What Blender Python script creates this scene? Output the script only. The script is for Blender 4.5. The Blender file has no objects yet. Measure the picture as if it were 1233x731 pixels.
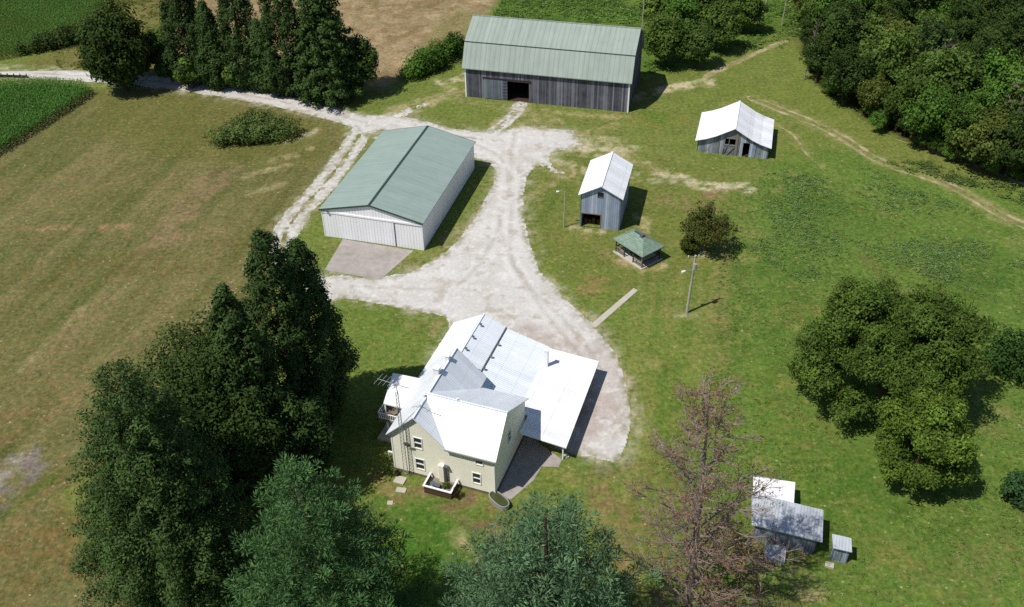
import bpy, math, random
import numpy as np
from mathutils import Vector, Matrix
random.seed(7)
rng = np.random.default_rng(11)
R_ = math.radians
scene = bpy.context.scene
COL = scene.collection

# ------------------------------------------------------------------ camera
CX, CY, FPX = 616.5, 365.5, 1144.37
PITCH, ROLL, CAMH = 0.65247, -0.0159, 78.0
_r = np.array([1., 0, 0]); _f = np.array([0, math.cos(PITCH), -math.sin(PITCH)]); _u = np.cross(_r, _f)
_c, _s = math.cos(ROLL), math.sin(ROLL)
RIGHT, UP, FWD = _c * _r + _s * _u, -_s * _r + _c * _u, _f
cam_d = bpy.data.cameras.new('camera'); cam = bpy.data.objects.new('camera', cam_d); COL.objects.link(cam)
cam_d.sensor_width = 36; cam_d.lens = 36 * FPX / 1233; cam_d.clip_end = 6000; cam_d.clip_start = .5
cam.matrix_world = Matrix(((RIGHT[0], UP[0], -FWD[0], 0), (RIGHT[1], UP[1], -FWD[1], 0), (RIGHT[2], UP[2], -FWD[2], CAMH), (0, 0, 0, 1)))
scene.camera = cam

def G(px, py, z=0.):
    """ground point seen at a photograph pixel"""
    d = (px - CX) / FPX * RIGHT - (py - CY) / FPX * UP + FWD
    s = (z - CAMH) / d[2]
    return np.array([0, 0, CAMH]) + s * d
def GP(pts): return np.array([G(*p)[:2] for p in pts])
def PY(P):
    q = np.asarray(P, float) - np.array([0, 0, CAMH]); return CY - FPX * (q @ UP) / (q @ FWD)
def height_to(g, ty):
    lo, hi = 0., 70.
    for _ in range(50):
        m = (lo + hi) / 2
        if PY([g[0], g[1], m]) > ty: lo = m
        else: hi = m
    return m
def dist(g): return float(np.linalg.norm(np.array([g[0], g[1], 0]) - np.array([0, 0, CAMH])))
def srgb(r, g, b, k=1.):
    f = lambda v: (v / 12.92 if v <= .04045 else ((v + .055) / 1.055) ** 2.4)
    return np.array([f(r / 255), f(g / 255), f(b / 255)]) * k

# ------------------------------------------------------------------ noise
def _hash(i, j, seed):
    n = (i.astype(np.int64) * 374761393 + j.astype(np.int64) * 668265263 + seed * 2147483647) & 0xffffffff
    n = ((n ^ (n >> 13)) * 1274126177) & 0xffffffff
    n = ((n ^ (n >> 16)) * 2246822519) & 0xffffffff
    return ((n ^ (n >> 15)) & 0xffffff) / float(0xffffff)
def vnoise(x, y, seed=0):
    xi, yi = np.floor(x), np.floor(y); fx, fy = x - xi, y - yi
    fx = fx * fx * (3 - 2 * fx); fy = fy * fy * (3 - 2 * fy)
    a, b = _hash(xi, yi, seed), _hash(xi + 1, yi, seed); c, d = _hash(xi, yi + 1, seed), _hash(xi + 1, yi + 1, seed)
    return (a * (1 - fx) + b * fx) * (1 - fy) + (c * (1 - fx) + d * fx) * fy
def fbm(x, y, s, seed=0, o=4):
    t = 0; a = 1; n = 0; x = x / s; y = y / s
    for k in range(o):
        t = t + a * (vnoise(x, y, seed + k * 17) - .5); n += a; a *= .55; x = x * 2.03 + 11.3; y = y * 2.03 + 5.7
    return t / n * 2        # about -1..1
def sd_poly(x, y, P):
    """signed distance, negative inside"""
    d = np.full(x.shape, 1e9); ins = np.zeros(x.shape, bool); n = len(P)
    for i in range(n):
        a, b = P[i], P[(i + 1) % n]; e = b - a
        wx, wy = x - a[0], y - a[1]
        t = np.clip((wx * e[0] + wy * e[1]) / (e @ e + 1e-12), 0, 1)
        d = np.minimum(d, (wx - t * e[0]) ** 2 + (wy - t * e[1]) ** 2)
        c = (a[1] > y) != (b[1] > y)
        with np.errstate(divide='ignore', invalid='ignore'):
            xx = (b[0] - a[0]) * (y - a[1]) / (b[1] - a[1]) + a[0]
        ins ^= c & (x < xx)
    d = np.sqrt(d); return np.where(ins, -d, d)
def sd_line(x, y, P, w):
    """distance to a polyline minus half width (w may be a list, one per vertex)"""
    d = np.full(x.shape, 1e9)
    w = np.full(len(P), w, float) if np.isscalar(w) else np.array(w, float)
    for i in range(len(P) - 1):
        a, b = P[i], P[i + 1]; e = b - a
        wx, wy = x - a[0], y - a[1]
        t = np.clip((wx * e[0] + wy * e[1]) / (e @ e + 1e-12), 0, 1)
        d = np.minimum(d, np.hypot(wx - t * e[0], wy - t * e[1]) - (w[i] + t * (w[i + 1] - w[i])))
    return d
def sstep(a, b, x):
    t = np.clip((x - a) / (b - a), 0, 1); return t * t * (3 - 2 * t)
def smooth_line(P, k=3):
    P = np.array(P, float)
    for _ in range(k):
        Q = [P[0]]
        for i in range(len(P) - 1):
            Q += [P[i] * .75 + P[i + 1] * .25, P[i] * .25 + P[i + 1] * .75]
        Q.append(P[-1]); P = np.array(Q)
    return P

# ------------------------------------------------------------------ node helper
class NT:
    def __init__(s, name):
        s.m = bpy.data.materials.new(name); s.m.use_nodes = True; s.t = s.m.node_tree; s.t.nodes.clear()
        s.out = s.t.nodes.new('ShaderNodeOutputMaterial')
    def n(s, typ, ins=None, **at):
        nd = s.t.nodes.new('ShaderNode' + typ)
        for k, v in at.items(): setattr(nd, k, v)
        for k, v in (ins or {}).items():
            i = nd.inputs[k]
            if isinstance(v, bpy.types.NodeSocket): s.t.links.new(v, i)
            else: i.default_value = v
        return nd
    def math(s, op, a, b=0., c=0.): return s.n('Math', {0: a, 1: b, 2: c}, operation=op).outputs[0]
    def noise(s, vec, scale, detail=4., rough=.6, **k):
        return s.n('TexNoise', {'Vector': vec, 'Scale': scale, 'Detail': detail, 'Roughness': rough}).outputs[0]
    def ramp(s, f, a, b, c=0., d=1.): return s.n('MapRange', {0: f, 1: a, 2: b, 3: c, 4: d}, clamp=True).outputs[0]
    def mix(s, f, a, b, mode='MIX'):
        nd = s.t.nodes.new('ShaderNodeMix'); nd.data_type = 'RGBA'; nd.blend_type = mode
        for i, v in ((0, f), (6, a), (7, b)):
            if isinstance(v, bpy.types.NodeSocket): s.t.links.new(v, nd.inputs[i])
            else: nd.inputs[i].default_value = v if i == 0 else (*v[:3], 1)
        return nd.outputs[2]
    def scale(s, col, f):
        nd = s.n('VectorMath', {0: col if isinstance(col, bpy.types.NodeSocket) else tuple(col[:3])}, operation='SCALE')
        if isinstance(f, bpy.types.NodeSocket): s.t.links.new(f, nd.inputs['Scale'])
        else: nd.inputs['Scale'].default_value = f
        return nd.outputs[0]
    def bump(s, h, strength=.4, dist=.05): return s.n('Bump', {'Height': h, 'Strength': strength, 'Distance': dist}).outputs[0]
    def bsdf(s, col, rough=.8, normal=None, metallic=0., spec=.3):
        i = {'Base Color': col if isinstance(col, bpy.types.NodeSocket) else (*col[:3], 1), 'Roughness': rough, 'Metallic': metallic, 'Specular IOR Level': spec}
        if normal is not None: i['Normal'] = normal
        b = s.n('BsdfPrincipled', i); s.t.links.new(b.outputs[0], s.out.inputs[0]); return b
    def uv(s):
        o = s.n('UVMap', uv_map='UVMap').outputs[0]; x = s.n('SeparateXYZ', {0: o}); return o, x.outputs[0], x.outputs[1]
    def pos(s): return s.n('NewGeometry').outputs['Position']
    def rnd(s): return s.n('ObjectInfo').outputs['Random']

def m_sheet(name, col, col2, rib=.6, rough=.45, bump=.5, stain=.12, spec=.4, line=.12, seam=0.):
    t = NT(name); o, u, v = t.uv()
    w = t.math('FRACT', t.math('DIVIDE', u, rib)); l = t.math('COMPARE', w, .5, .09)
    sv = t.n('CombineXYZ', {0: t.math('MULTIPLY', u, 1.6), 1: t.math('MULTIPLY', v, .16)}).outputs[0]
    streak = t.noise(sv, 1., 4, .65); blot = t.noise(o, .5, 5, .65); fine = t.noise(o, 5., 3, .7)
    panel = t.n('TexWhiteNoise', {'W': t.math('FLOOR', t.math('DIVIDE', u, .92))}, noise_dimensions='1D').outputs[0]
    f = t.math('ADD', t.math('MULTIPLY', streak, .6), t.math('MULTIPLY', blot, .4))
    c = t.mix(t.ramp(f, .38, .66), col, col2)
    k = t.math('ADD', t.math('MULTIPLY_ADD', panel, stain, 1 - stain * .5), t.math('MULTIPLY_ADD', fine, stain, -stain * .5))
    k = t.math('SUBTRACT', k, t.math('MULTIPLY', l, line))
    if seam:
        vs = t.math('COMPARE', t.math('FRACT', t.math('DIVIDE', v, seam)), .5, .012); k = t.math('SUBTRACT', k, t.math('MULTIPLY', vs, .2))
    h = t.math('ADD', l, t.math('MULTIPLY', fine, .12))
    t.bsdf(t.scale(c, k), rough, t.bump(h, bump, .03), spec=spec); return t.m
def m_boards(name, dark, light, w=.24, rough=.9, red=None, gaps=.9):
    t = NT(name); o, u, v = t.uv(); q = t.math('DIVIDE', u, w); i = t.math('FLOOR', q); fr = t.math('FRACT', q)
    rn = t.n('TexWhiteNoise', {'W': i}, noise_dimensions='1D').outputs[0]
    rn2 = t.n('TexWhiteNoise', {'W': t.math('ADD', i, 37.3)}, noise_dimensions='1D').outputs[0]
    sv = t.n('CombineXYZ', {0: t.math('MULTIPLY', u, 5.), 1: t.math('MULTIPLY', v, .5), 2: t.math('MULTIPLY', rn2, 30.)}).outputs[0]
    st = t.noise(sv, 1., 5, .7); blot = t.noise(o, .45, 4, .6)
    f = t.math('ADD', t.math('MULTIPLY', t.math('POWER', rn, 2.2), .5), t.math('ADD', t.math('MULTIPLY', st, .5), t.math('MULTIPLY', blot, .5)))
    c = t.mix(t.ramp(f, .35, 1.05), dark, light)
    if red is not None: c = t.mix(t.ramp(t.noise(o, .7, 4, .7), .55, .75), c, red)
    edge = t.math('ABSOLUTE', t.math('SUBTRACT', fr, .5)); gap = t.math('GREATER_THAN', edge, .455)
    gap = t.math('MULTIPLY', gap, t.ramp(rn2, .1, .9, .3, gaps))
    t.bsdf(t.scale(c, t.math('SUBTRACT', 1., gap)), rough, t.bump(t.math('SUBTRACT', st, gap), .5, .03), spec=.15); return t.m
def m_siding(name, col, pitch=.22):
    t = NT(name); o, u, v = t.uv(); fr = t.math('FRACT', t.math('DIVIDE', v, pitch)); l = t.math('LESS_THAN', fr, .16)
    n1 = t.noise(o, .6, 5, .65); n2 = t.noise(o, 9., 2, .6)
    k = t.math('ADD', t.math('MULTIPLY_ADD', n1, .3, .85), t.math('MULTIPLY_ADD', n2, .12, -.06)); k = t.math('SUBTRACT', k, t.math('MULTIPLY', l, .16))
    t.bsdf(t.scale(col, k), .65, t.bump(fr, .6, .03), spec=.25); return t.m
def m_plain(name, col, rough=.7, amt=.3, sc=3., metallic=0., spec=.3, bump=.2):
    t = NT(name); o, u, v = t.uv(); a = t.noise(o, sc, 5, .65); b = t.noise(o, sc * .23, 3, .6)
    k = t.math('MULTIPLY_ADD', t.math('ADD', a, b), amt, 1 - amt)
    t.bsdf(t.scale(col, k), rough, t.bump(a, bump, .02), metallic, spec); return t.m
def m_rows(name, col, col2, row=.3, tile=.35, rough=.8):
    t = NT(name); o, u, v = t.uv(); r = t.math('DIVIDE', v, row); ri = t.math('FLOOR', r)
    uu = t.math('FLOOR', t.math('ADD', t.math('DIVIDE', u, tile), t.math('MULTIPLY', ri, .37)))
    rn = t.n('TexWhiteNoise', {'Vector': t.n('CombineXYZ', {0: uu, 1: ri}).outputs[0]}, noise_dimensions='3D').outputs[0]
    l = t.math('LESS_THAN', t.math('FRACT', r), .2)
    c = t.mix(t.math('ADD', t.math('MULTIPLY', rn, .6), t.math('MULTIPLY', t.noise(o, 1.2, 4), .4)), col, col2)
    t.bsdf(t.scale(c, t.math('SUBTRACT', 1., t.math('MULTIPLY', l, .3))), rough, t.bump(t.math('FRACT', r), .4, .03)); return t.m
def m_glass(name):
    t = NT(name); o, u, v = t.uv()
    t.bsdf(t.scale((.02, .025, .032), t.math('MULTIPLY_ADD', t.noise(o, 2., 2), .8, .6)), .08, spec=.6); return t.m
def m_leaf(name, transl=.22, rough=.7):
    t = NT(name); a = t.n('Attribute', attribute_name='tint').outputs[0]
    k = t.math('MULTIPLY_ADD', t.rnd(), .3, .85)
    c = t.scale(a, k)
    b = t.n('BsdfPrincipled', {'Base Color': c, 'Roughness': rough, 'Specular IOR Level': .08})
    tr = t.n('BsdfTranslucent', {'Color': t.mix(1., c, (1.15, 1.3, .5), 'MULTIPLY')})
    mx = t.n('MixShader', {0: transl, 1: b.outputs[0], 2: tr.outputs[0]}); t.t.links.new(mx.outputs[0], t.out.inputs[0]); return t.m
def m_bark(name, col):
    t = NT(name); p = t.n('TexCoord').outputs['Object']; s = t.n('Mapping', {0: p, 3: (3, 3, .6)}).outputs[0]
    n = t.noise(s, 2., 5, .7); t.bsdf(t.scale(col, t.math('MULTIPLY_ADD', n, 1.2, .4)), .9, t.bump(n, .6, .05), spec=.1); return t.m
def m_ground(name, fine=(1.4, .3), grain=.55, hue=True, bumpd=.12, specks=0., grass=True):
    """albedo painted per vertex (which plants, soil and stone lie where) broken up by fine noise"""
    t = NT(name); p = t.pos(); a = t.n('Attribute', attribute_name='Col').outputs[0]
    n1 = t.noise(p, fine[0], 6, .74); n2 = t.noise(p, fine[1], 4, .6); n3 = t.noise(p, 2.6, 4, .8)
    k = t.math('ADD', t.math('MULTIPLY', n1, .42), t.math('ADD', t.math('MULTIPLY', n2, .16), t.math('MULTIPLY', n3, .42)))
    k = t.ramp(k, .36, .64, 1 - grain, 1 + grain)
    c = t.scale(a, k)
    if hue:
        h = t.noise(p, .7, 6, .75); c2 = t.mix(1., c, (1.13, 1.0, 1.0), 'MULTIPLY'); c3 = t.mix(1., c, (.87, 1.0, .86), 'MULTIPLY')
        c = t.mix(t.ramp(h, .4, .6), c3, c2)
        q = t.noise(t.n('Mapping', {0: p, 1: (31., 17., 0.)}).outputs[0], 1.5, 5, .78); straw = t.mix(.55, t.scale(a, 1.25), srgb(186, 172, 126) * .7)
        c = t.mix(t.ramp(q, .56, .66, 0., .75), c, straw)
        c = t.mix(t.ramp(q, .45, .34, 0., .6), c, t.mix(1., c, (.5, .62, .5), 'MULTIPLY'))
    if specks:
        v = t.n('TexVoronoi', {'Vector': p, 'Scale': 1.1}); m = t.math('LESS_THAN', v.outputs[0], .14)
        m = t.math('MULTIPLY', m, t.math('GREATER_THAN', t.noise(p, .35, 3), .54)); m = t.math('MULTIPLY', m, t.n('SeparateXYZ', {0: v.outputs['Color']}).outputs[0])
        c = t.mix(t.math('MULTIPLY', m, specks), c, srgb(196, 188, 140) * .75)
    t.bsdf(c, .95, t.bump(t.math('ADD', n1, t.math('MULTIPLY', n3, .6)), .7, bumpd), spec=.05); return t.m

WHITE = srgb(236, 238, 242)
MAT = dict(
    white_roof=m_sheet('white_roof_metal', (.82, .83, .86), (.68, .7, .74), rib=.3, rough=.45, bump=.6, stain=.12, line=.14, seam=3.1),
    house_roof=m_sheet('galvanised_house_roof', (.74, .78, .83), (.64, .69, .75), rib=.3, rough=.42, bump=.7, stain=.1, line=.16, seam=2.4),
    bright_roof=m_sheet('sunlit_white_roof', (.84, .84, .85), (.76, .77, .79), rib=.3, rough=.42, bump=.4, stain=.08, line=.1, seam=5),  # front slope's sun glare put into the colour; white porch and lean-to share it
    galv=m_sheet('galvanised_shed_roof', (.45, .48, .52), (.3, .33, .37), rib=.3, rough=.45, bump=.6, stain=.2, line=.2),
    green_roof=m_sheet('green_shed_roof', srgb(152, 169, 162) * .86, srgb(140, 158, 151) * .84, rib=.92, rough=.5, bump=.3, stain=.06, line=.05),
    barn_roof=m_sheet('green_barn_roof', srgb(158, 171, 162) * .8, srgb(144, 158, 149) * .77, rib=.92, rough=.55, bump=.6, stain=.1, line=.14),
    trim_green=m_plain('dark_green_trim', srgb(70, 92, 84) * .6, .6, .2),
    shed_wall=m_sheet('white_ribbed_wall', (.8, .8, .83), (.72, .73, .77), rib=.46, rough=.5, bump=.7, stain=.06, line=.2),
    white=m_plain('white_paint', (.74, .75, .76), .55, .12),
    barn_wood=m_boards('weathered_barn_boards', srgb(54, 54, 62) * .75, srgb(144, 146, 158) * .75, .28),
    barn_door=m_boards('bluish_barn_door_boards', srgb(104, 114, 126) * .6, srgb(160, 170, 182) * .65, .3),
    gran_wood=m_boards('grey_granary_boards', srgb(128, 143, 166) * .8, srgb(192, 203, 220) * .82, .3, gaps=.7),
    old_wood=m_boards('old_patched_boards', srgb(98, 108, 124) * .7, srgb(194, 200, 210) * .78, .3, red=srgb(112, 92, 82) * .5),
    brown_wood=m_plain('brown_wood', srgb(96, 72, 56) * .6, .85, .5),
    dark_wood=m_plain('dark_stained_wood', srgb(58, 46, 42) * .6, .85, .5),
    timber=m_plain('grey_timber', srgb(150, 140, 124) * .6, .85, .4),
    inside=m_plain('earth_floor', srgb(84, 64, 56) * .5, .95, .5),
    siding=m_siding('cream_clapboard', srgb(250, 247, 231) * .97),
    brick=m_rows('brick', srgb(120, 80, 66) * .6, srgb(152, 112, 94) * .6, .09, .24),
    stone=m_rows('foundation_stone', srgb(120, 108, 96) * .5, srgb(160, 150, 136) * .6, .22, .4),
    concrete=m_plain('concrete', srgb(200, 194, 180) * .7, .9, .35, 1.5),
    concrete_dark=m_plain('stained_concrete', srgb(184, 176, 170) * .62, .9, .75, 1.2),
    shingle=m_rows('green_shingles', srgb(116, 140, 124) * .7, srgb(150, 172, 154) * .72, .3, .4),
    glass=m_glass('window_glass'), black=m_plain('dark_opening', (.012, .012, .014), .9, .3),
    steel=m_plain('galvanised_steel', (.42, .44, .46), .45, .25, metallic=.5), darksteel=m_plain('dark_grey_metal', (.09, .1, .11), .5, .3),
    pole=m_bark('weathered_pole_wood', srgb(188, 182, 168) * .7), bark=m_bark('tree_bark', srgb(104, 90, 76) * .55), dead_bark=m_bark('grey_dead_bark', srgb(156, 142, 132) * .62),
    leaf=m_leaf('leaves'), needle=m_leaf('needles', .12, .6), dead_leaf=m_leaf('dead_needles', .15, .8), corn=m_leaf('corn_leaves', .25, .5),
    ground=m_ground('grassland', specks=.7), gravel=m_ground('gravel', (2.2, .5), .2, False, .05), dirt=m_ground('dirt', (2., .5), .4, False, .08),
    greenwater=m_plain('weedy_water', srgb(88, 96, 52) * .5, .4, .6), orange=m_plain('terracotta', srgb(160, 90, 60) * .6, .8, .3), blue=m_plain('blue_grey_plastic', srgb(96, 116, 140) * .6, .5, .2),
)

# ------------------------------------------------------------------ mesh builder
class MB:
    def __init__(s): s.v = []; s.f = []; s.mi = []
    def add(s, vs, fs, mi=0):
        o = len(s.v); s.v += [tuple(map(float, p)) for p in vs]; s.f += [tuple(i + o for i in f) for f in fs]; s.mi += [mi] * len(fs); return s
    def box(s, a, b, mi=0):
        (x0, y0, z0), (x1, y1, z1) = a, b
        s.add([(x0, y0, z0), (x1, y0, z0), (x1, y1, z0), (x0, y1, z0), (x0, y0, z1), (x1, y0, z1), (x1, y1, z1), (x0, y1, z1)],
              [(0, 3, 2, 1), (4, 5, 6, 7), (0, 1, 5, 4), (1, 2, 6, 5), (2, 3, 7, 6), (3, 0, 4, 7)], mi); return s
    def bar(s, p, q, w, h=None, mi=0):
        """rectangular bar from p to q"""
        p, q = Vector(p), Vector(q); h = h or w; d = (q - p).normalized()
        a = d.cross(Vector((0, 0, 1))); a = a.normalized() if a.length > 1e-4 else Vector((1, 0, 0)); b = a.cross(d)
        vs = [c + a * (sx * w / 2) + b * (sy * h / 2) for c in (p, q) for sx, sy in ((-1, -1), (1, -1), (1, 1), (-1, 1))]
        s.add(vs, [(0, 1, 2, 3), (7, 6, 5, 4), (0, 4, 5, 1), (1, 5, 6, 2), (2, 6, 7, 3), (3, 7, 4, 0)], mi); return s
    def tube(s, pts, rad, n=6, mi=0, cap=True):
        pts = [Vector(p) for p in pts]; rad = [rad] * len(pts) if np.isscalar(rad) else rad; o = []
        a = None
        for i, p in enumerate(pts):
            d = (pts[min(i + 1, len(pts) - 1)] - pts[max(i - 1, 0)]).normalized()
            if a is None: a = d.orthogonal().normalized()
            else: a = (a - d * a.dot(d)).normalized()
            b = d.cross(a)
            o += [p + (a * math.cos(t) + b * math.sin(t)) * rad[i] for t in (2 * math.pi * k / n for k in range(n))]
        fs = [(i * n + k, i * n + (k + 1) % n, (i + 1) * n + (k + 1) % n, (i + 1) * n + k) for i in range(len(pts) - 1) for k in range(n)]
        if cap: fs += [tuple(range(n))[::-1], tuple((len(pts) - 1) * n + k for k in range(n))]
        s.add(o, fs, mi); return s
    def prism(s, prof, y0, y1, mi=0):
        """closed (x, z) polygon swept along y; counter-clockwise seen from -y"""
        n = len(prof); vs = [(x, y0, z) for x, z in prof] + [(x, y1, z) for x, z in prof]
        s.add(vs, [tuple(range(n)), tuple(range(2 * n - 1, n - 1, -1))] + [(i, i + n, (i + 1) % n + n, (i + 1) % n) for i in range(n)], mi); return s
    def slab(s, poly, z0, z1, mi=0):
        n = len(poly); zz = z1 if hasattr(z1, '__len__') else [z1] * n; z_0 = z0 if hasattr(z0, '__len__') else [z0] * n
        vs = [(x, y, z_0[i]) for i, (x, y) in enumerate(poly)] + [(x, y, zz[i]) for i, (x, y) in enumerate(poly)]
        s.add(vs, [tuple(range(n))[::-1], tuple(range(n, 2 * n))] + [(i, (i + 1) % n, (i + 1) % n + n, i + n) for i in range(n)], mi); return s
    def roof(s, prof, y0, y1, th=.12, mi=0):
        """roof sheet following (x, z) points, th thick"""
        lo = [(x, z - th) for x, z in prof]; s.prism(lo + prof[::-1], y0, y1, mi); return s
    def build(s, name, mats, parent=None):
        me = bpy.data.meshes.new(name); me.from_pydata(s.v, [], s.f)
        mats = mats if isinstance(mats, (list, tuple)) else [mats]
        for m in mats: me.materials.append(MAT[m] if isinstance(m, str) else m)
        me.polygons.foreach_set('material_index', s.mi)
        auto_uv(me); o = bpy.data.objects.new(name, me); COL.objects.link(o)
        if parent: o.parent = parent
        return o
def auto_uv(me):
    me.update(); uv = me.uv_layers.new(name='UVMap'); Z = Vector((0, 0, 1)); data = np.zeros(len(me.loops) * 2)
    for p in me.polygons:
        n = p.normal; t = Z.cross(n); t = t.normalized() if t.length > .02 else Vector((1, 0, 0)); b = n.cross(t)
        for li in p.loop_indices:
            co = me.vertices[me.loops[li].vertex_index].co; data[2 * li] = co.dot(t) + 50; data[2 * li + 1] = co.dot(b) + 50
    uv.data.foreach_set('uv', data)
def tag(o, label=None, cat=None, group=None, kind=None):
    if label: o['label'] = label
    if cat: o['category'] = cat
    if group: o['group'] = group
    if kind: o['kind'] = kind
    return o
def thing(name, label, cat, loc=(0, 0, 0), rz=0., group=None):
    o = bpy.data.objects.new(name, None); COL.objects.link(o); o.location = loc; o.rotation_euler = (0, 0, rz); o.empty_display_size = .5
    return tag(o, label, cat, group)
def copy_tree(o, parent=None):
    c = o.copy(); COL.objects.link(c)
    if parent is not None: c.parent = parent
    for ch in o.children: copy_tree(ch, c)
    return c
def np_mesh(name, V, F, mat, attr=None, attr_name='Col'):
    """V (n,3), F (m,k) numpy"""
    me = bpy.data.meshes.new(name); n, (m, k) = len(V), F.shape
    me.vertices.add(n); me.vertices.foreach_set('co', np.ascontiguousarray(V, np.float32).ravel())
    me.loops.add(m * k); me.loops.foreach_set('vertex_index', np.ascontiguousarray(F, np.int32).ravel())
    me.polygons.add(m); me.polygons.foreach_set('loop_start', np.arange(m, dtype=np.int32) * k); me.polygons.foreach_set('loop_total', np.full(m, k, np.int32))
    me.materials.append(MAT[mat] if isinstance(mat, str) else mat)
    me.update(calc_edges=True)
    if attr is not None:
        a = me.attributes.new(attr_name, 'FLOAT_COLOR', 'POINT'); c = np.ones((n, 4), np.float32); c[:, :3] = attr; a.data.foreach_set('color', c.ravel())
    return me
def link(name, me, parent=None):
    o = bpy.data.objects.new(name, me); COL.objects.link(o)
    if parent: o.parent = parent
    return o

# walls with real openings: u along the wall from p0, thickness t towards the inside
def wall(mb, p0, du, L, prof, openings=(), t=.16, z0=0., mi=0):
    """prof = [(u, ztop)...] from 0 to L; openings = (u0, u1, z0, z1)"""
    du = Vector((du[0], du[1], 0)).normalized(); nin = Vector((-du.y, du.x, 0)); p0 = Vector((p0[0], p0[1], 0))
    top = lambda u: float(np.interp(u, [a for a, _ in prof], [b for _, b in prof]))
    P = lambda u, z, d: p0 + du * u + nin * d + Vector((0, 0, z))
    us = sorted(set([0., L] + [a for a, _ in prof] + [x for o in openings for x in o[:2]])); us = [u for u in us if 0 <= u <= L]
    for a, b in zip(us, us[1:]):
        if b - a < 1e-5: continue
        m = (a + b) / 2; segs = []; lo = z0
        for o in sorted([o for o in openings if o[0] <= m <= o[1]], key=lambda o: o[2]):
            if o[2] > lo + 1e-4: segs.append((lo, lo, o[2], o[2]))
            lo = o[3]
        segs.append((lo, lo, top(a), top(b)))
        for za, zb, ta, tb in segs:
            mb.add([P(a, za, 0), P(b, zb, 0), P(b, tb, 0), P(a, ta, 0)], [(0, 1, 2, 3)], mi)
            mb.add([P(a, za, t), P(b, zb, t), P(b, tb, t), P(a, ta, t)], [(3, 2, 1, 0)], mi)
    for o in openings:
        a, b, c, d = o
        for (x0, y0), (x1, y1) in (((a, c), (a, d)), ((a, d), (b, d)), ((b, d), (b, c)), ((b, c), (a, c))):
            mb.add([P(x0, y0, 0), P(x1, y1, 0), P(x1, y1, t), P(x0, y0, t)], [(0, 1, 2, 3)], mi)
    for (x0, y0), (x1, y1) in (((0, z0), (0, top(0))), ((L, top(L)), (L, z0))):
        mb.add([P(x0, y0, 0), P(x0, y1, 0), P(x0, y1, t), P(x0, y0, t)], [(0, 1, 2, 3)], mi)
    return mb

# ------------------------------------------------------------------ light
SUN_AZ, SUN_EL = R_(31.), R_(59.)     # direction the shadows run (from +x), height of the sun
w = bpy.data.worlds.new('World'); scene.world = w; w.use_nodes = True
nt = w.node_tree; bg = nt.nodes['Background']; sky = nt.nodes.new('ShaderNodeTexSky'); sky.sky_type = 'NISHITA'; sky.sun_disc = False
sx, sy = -math.cos(SUN_AZ), -math.sin(SUN_AZ)
sky.sun_elevation = SUN_EL; sky.sun_rotation = math.atan2(sx, sy); sky.air_density = 1.; sky.dust_density = .6; sky.altitude = 200
nt.links.new(sky.outputs[0], bg.inputs[0]); bg.inputs[1].default_value = .082
sl = bpy.data.lights.new('sun', 'SUN'); sl.energy = 4.5; sl.angle = R_(.53); sl.color = (1., .95, .87)
so = bpy.data.objects.new('sun', sl); COL.objects.link(so)
to_sun = Vector((sx * math.cos(SUN_EL), sy * math.cos(SUN_EL), math.sin(SUN_EL))); so.rotation_euler = to_sun.to_track_quat('Z', 'Y').to_euler(); so.location = (-60, -20, 150)
scene.view_settings.view_transform = 'Standard'; scene.view_settings.look = 'None'; scene.view_settings.exposure = .18; scene.view_settings.gamma = 1
scene.render.engine = 'CYCLES'; scene.cycles.max_bounces = 6; scene.cycles.transparent_max_bounces = 8; scene.cycles.use_denoising = False
K = .74     # albedo per sunlit picture value

# ------------------------------------------------------------------ layout lines (traced on the ground)
ROAD = smooth_line(GP([(-120, 80), (-40, 85), (40, 88), (110, 92), (190, 98), (260, 108), (330, 120), (390, 134), (450, 151), (520, 160), (580, 168)]))
ROAD_W = 2.5
YARD = GP([(418, 139), (470, 138), (500, 143), (560, 158), (596, 160), (625, 152), (690, 157), (700, 170), (668, 185), (650, 196), (634, 213), (630, 240), (636, 285), (650, 325),
           (680, 358), (712, 388), (742, 425), (757, 470), (760, 510), (753, 540), (742, 560), (714, 551), (690, 548), (668, 540), (640, 515), (560, 470), (520, 430), (540, 395),
           (536, 382), (500, 375), (455, 366), (400, 358), (382, 352), (380, 338), (400, 330), (450, 335), (500, 325), (528, 310), (556, 283), (575, 255), (592, 225), (596, 205), (588, 196), (572, 190), (540, 178), (500, 166), (450, 168), (430, 160)])
TRACK_W = smooth_line(GP([(440, 150), (428, 170), (412, 195), (395, 216), (372, 243), (352, 265), (342, 283), (340, 300), (352, 320), (372, 340), (400, 350)]))
SPUR = smooth_line(GP([(590, 163), (606, 150), (618, 138), (627, 126)]))
ISLAND = GP([(437, 162), (462, 155), (466, 160), (444, 168)])

# ------------------------------------------------------------------ ground sheet
def axis(a, b, step, far, n):
    core = np.arange(a, b + 1e-6, step); g = np.geomspace(step, far, n)
    return np.concatenate([a - np.cumsum(g)[::-1], core, b + np.cumsum(g)])
gx = axis(-125, 125, .5, 900, 28); gy = np.concatenate([np.arange(46, 150, .4), np.arange(150, 262, .6)])
g = np.geomspace(.6, 900, 28); gy = np.concatenate([46 - np.cumsum(g)[::-1], gy, gy[-1] + np.cumsum(g)])
X, Y = np.meshgrid(gx, gy); X0, Y0 = X.ravel(), Y.ravel(); N = len(X0)
wx = X0 + 1.1 * fbm(X0, Y0, 4, 3) + .4 * fbm(X0, Y0, 1.1, 5); wy = Y0 + 1.1 * fbm(X0, Y0, 4, 4) + .4 * fbm(X0, Y0, 1.1, 6)
col = np.tile(srgb(112, 125, 62) * K, (N, 1))
def paint(mask, c, st=1.):
    global col
    m = np.clip(mask * st, 0, 1)[:, None]; col = col * (1 - m) + np.asarray(c) * m
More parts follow.
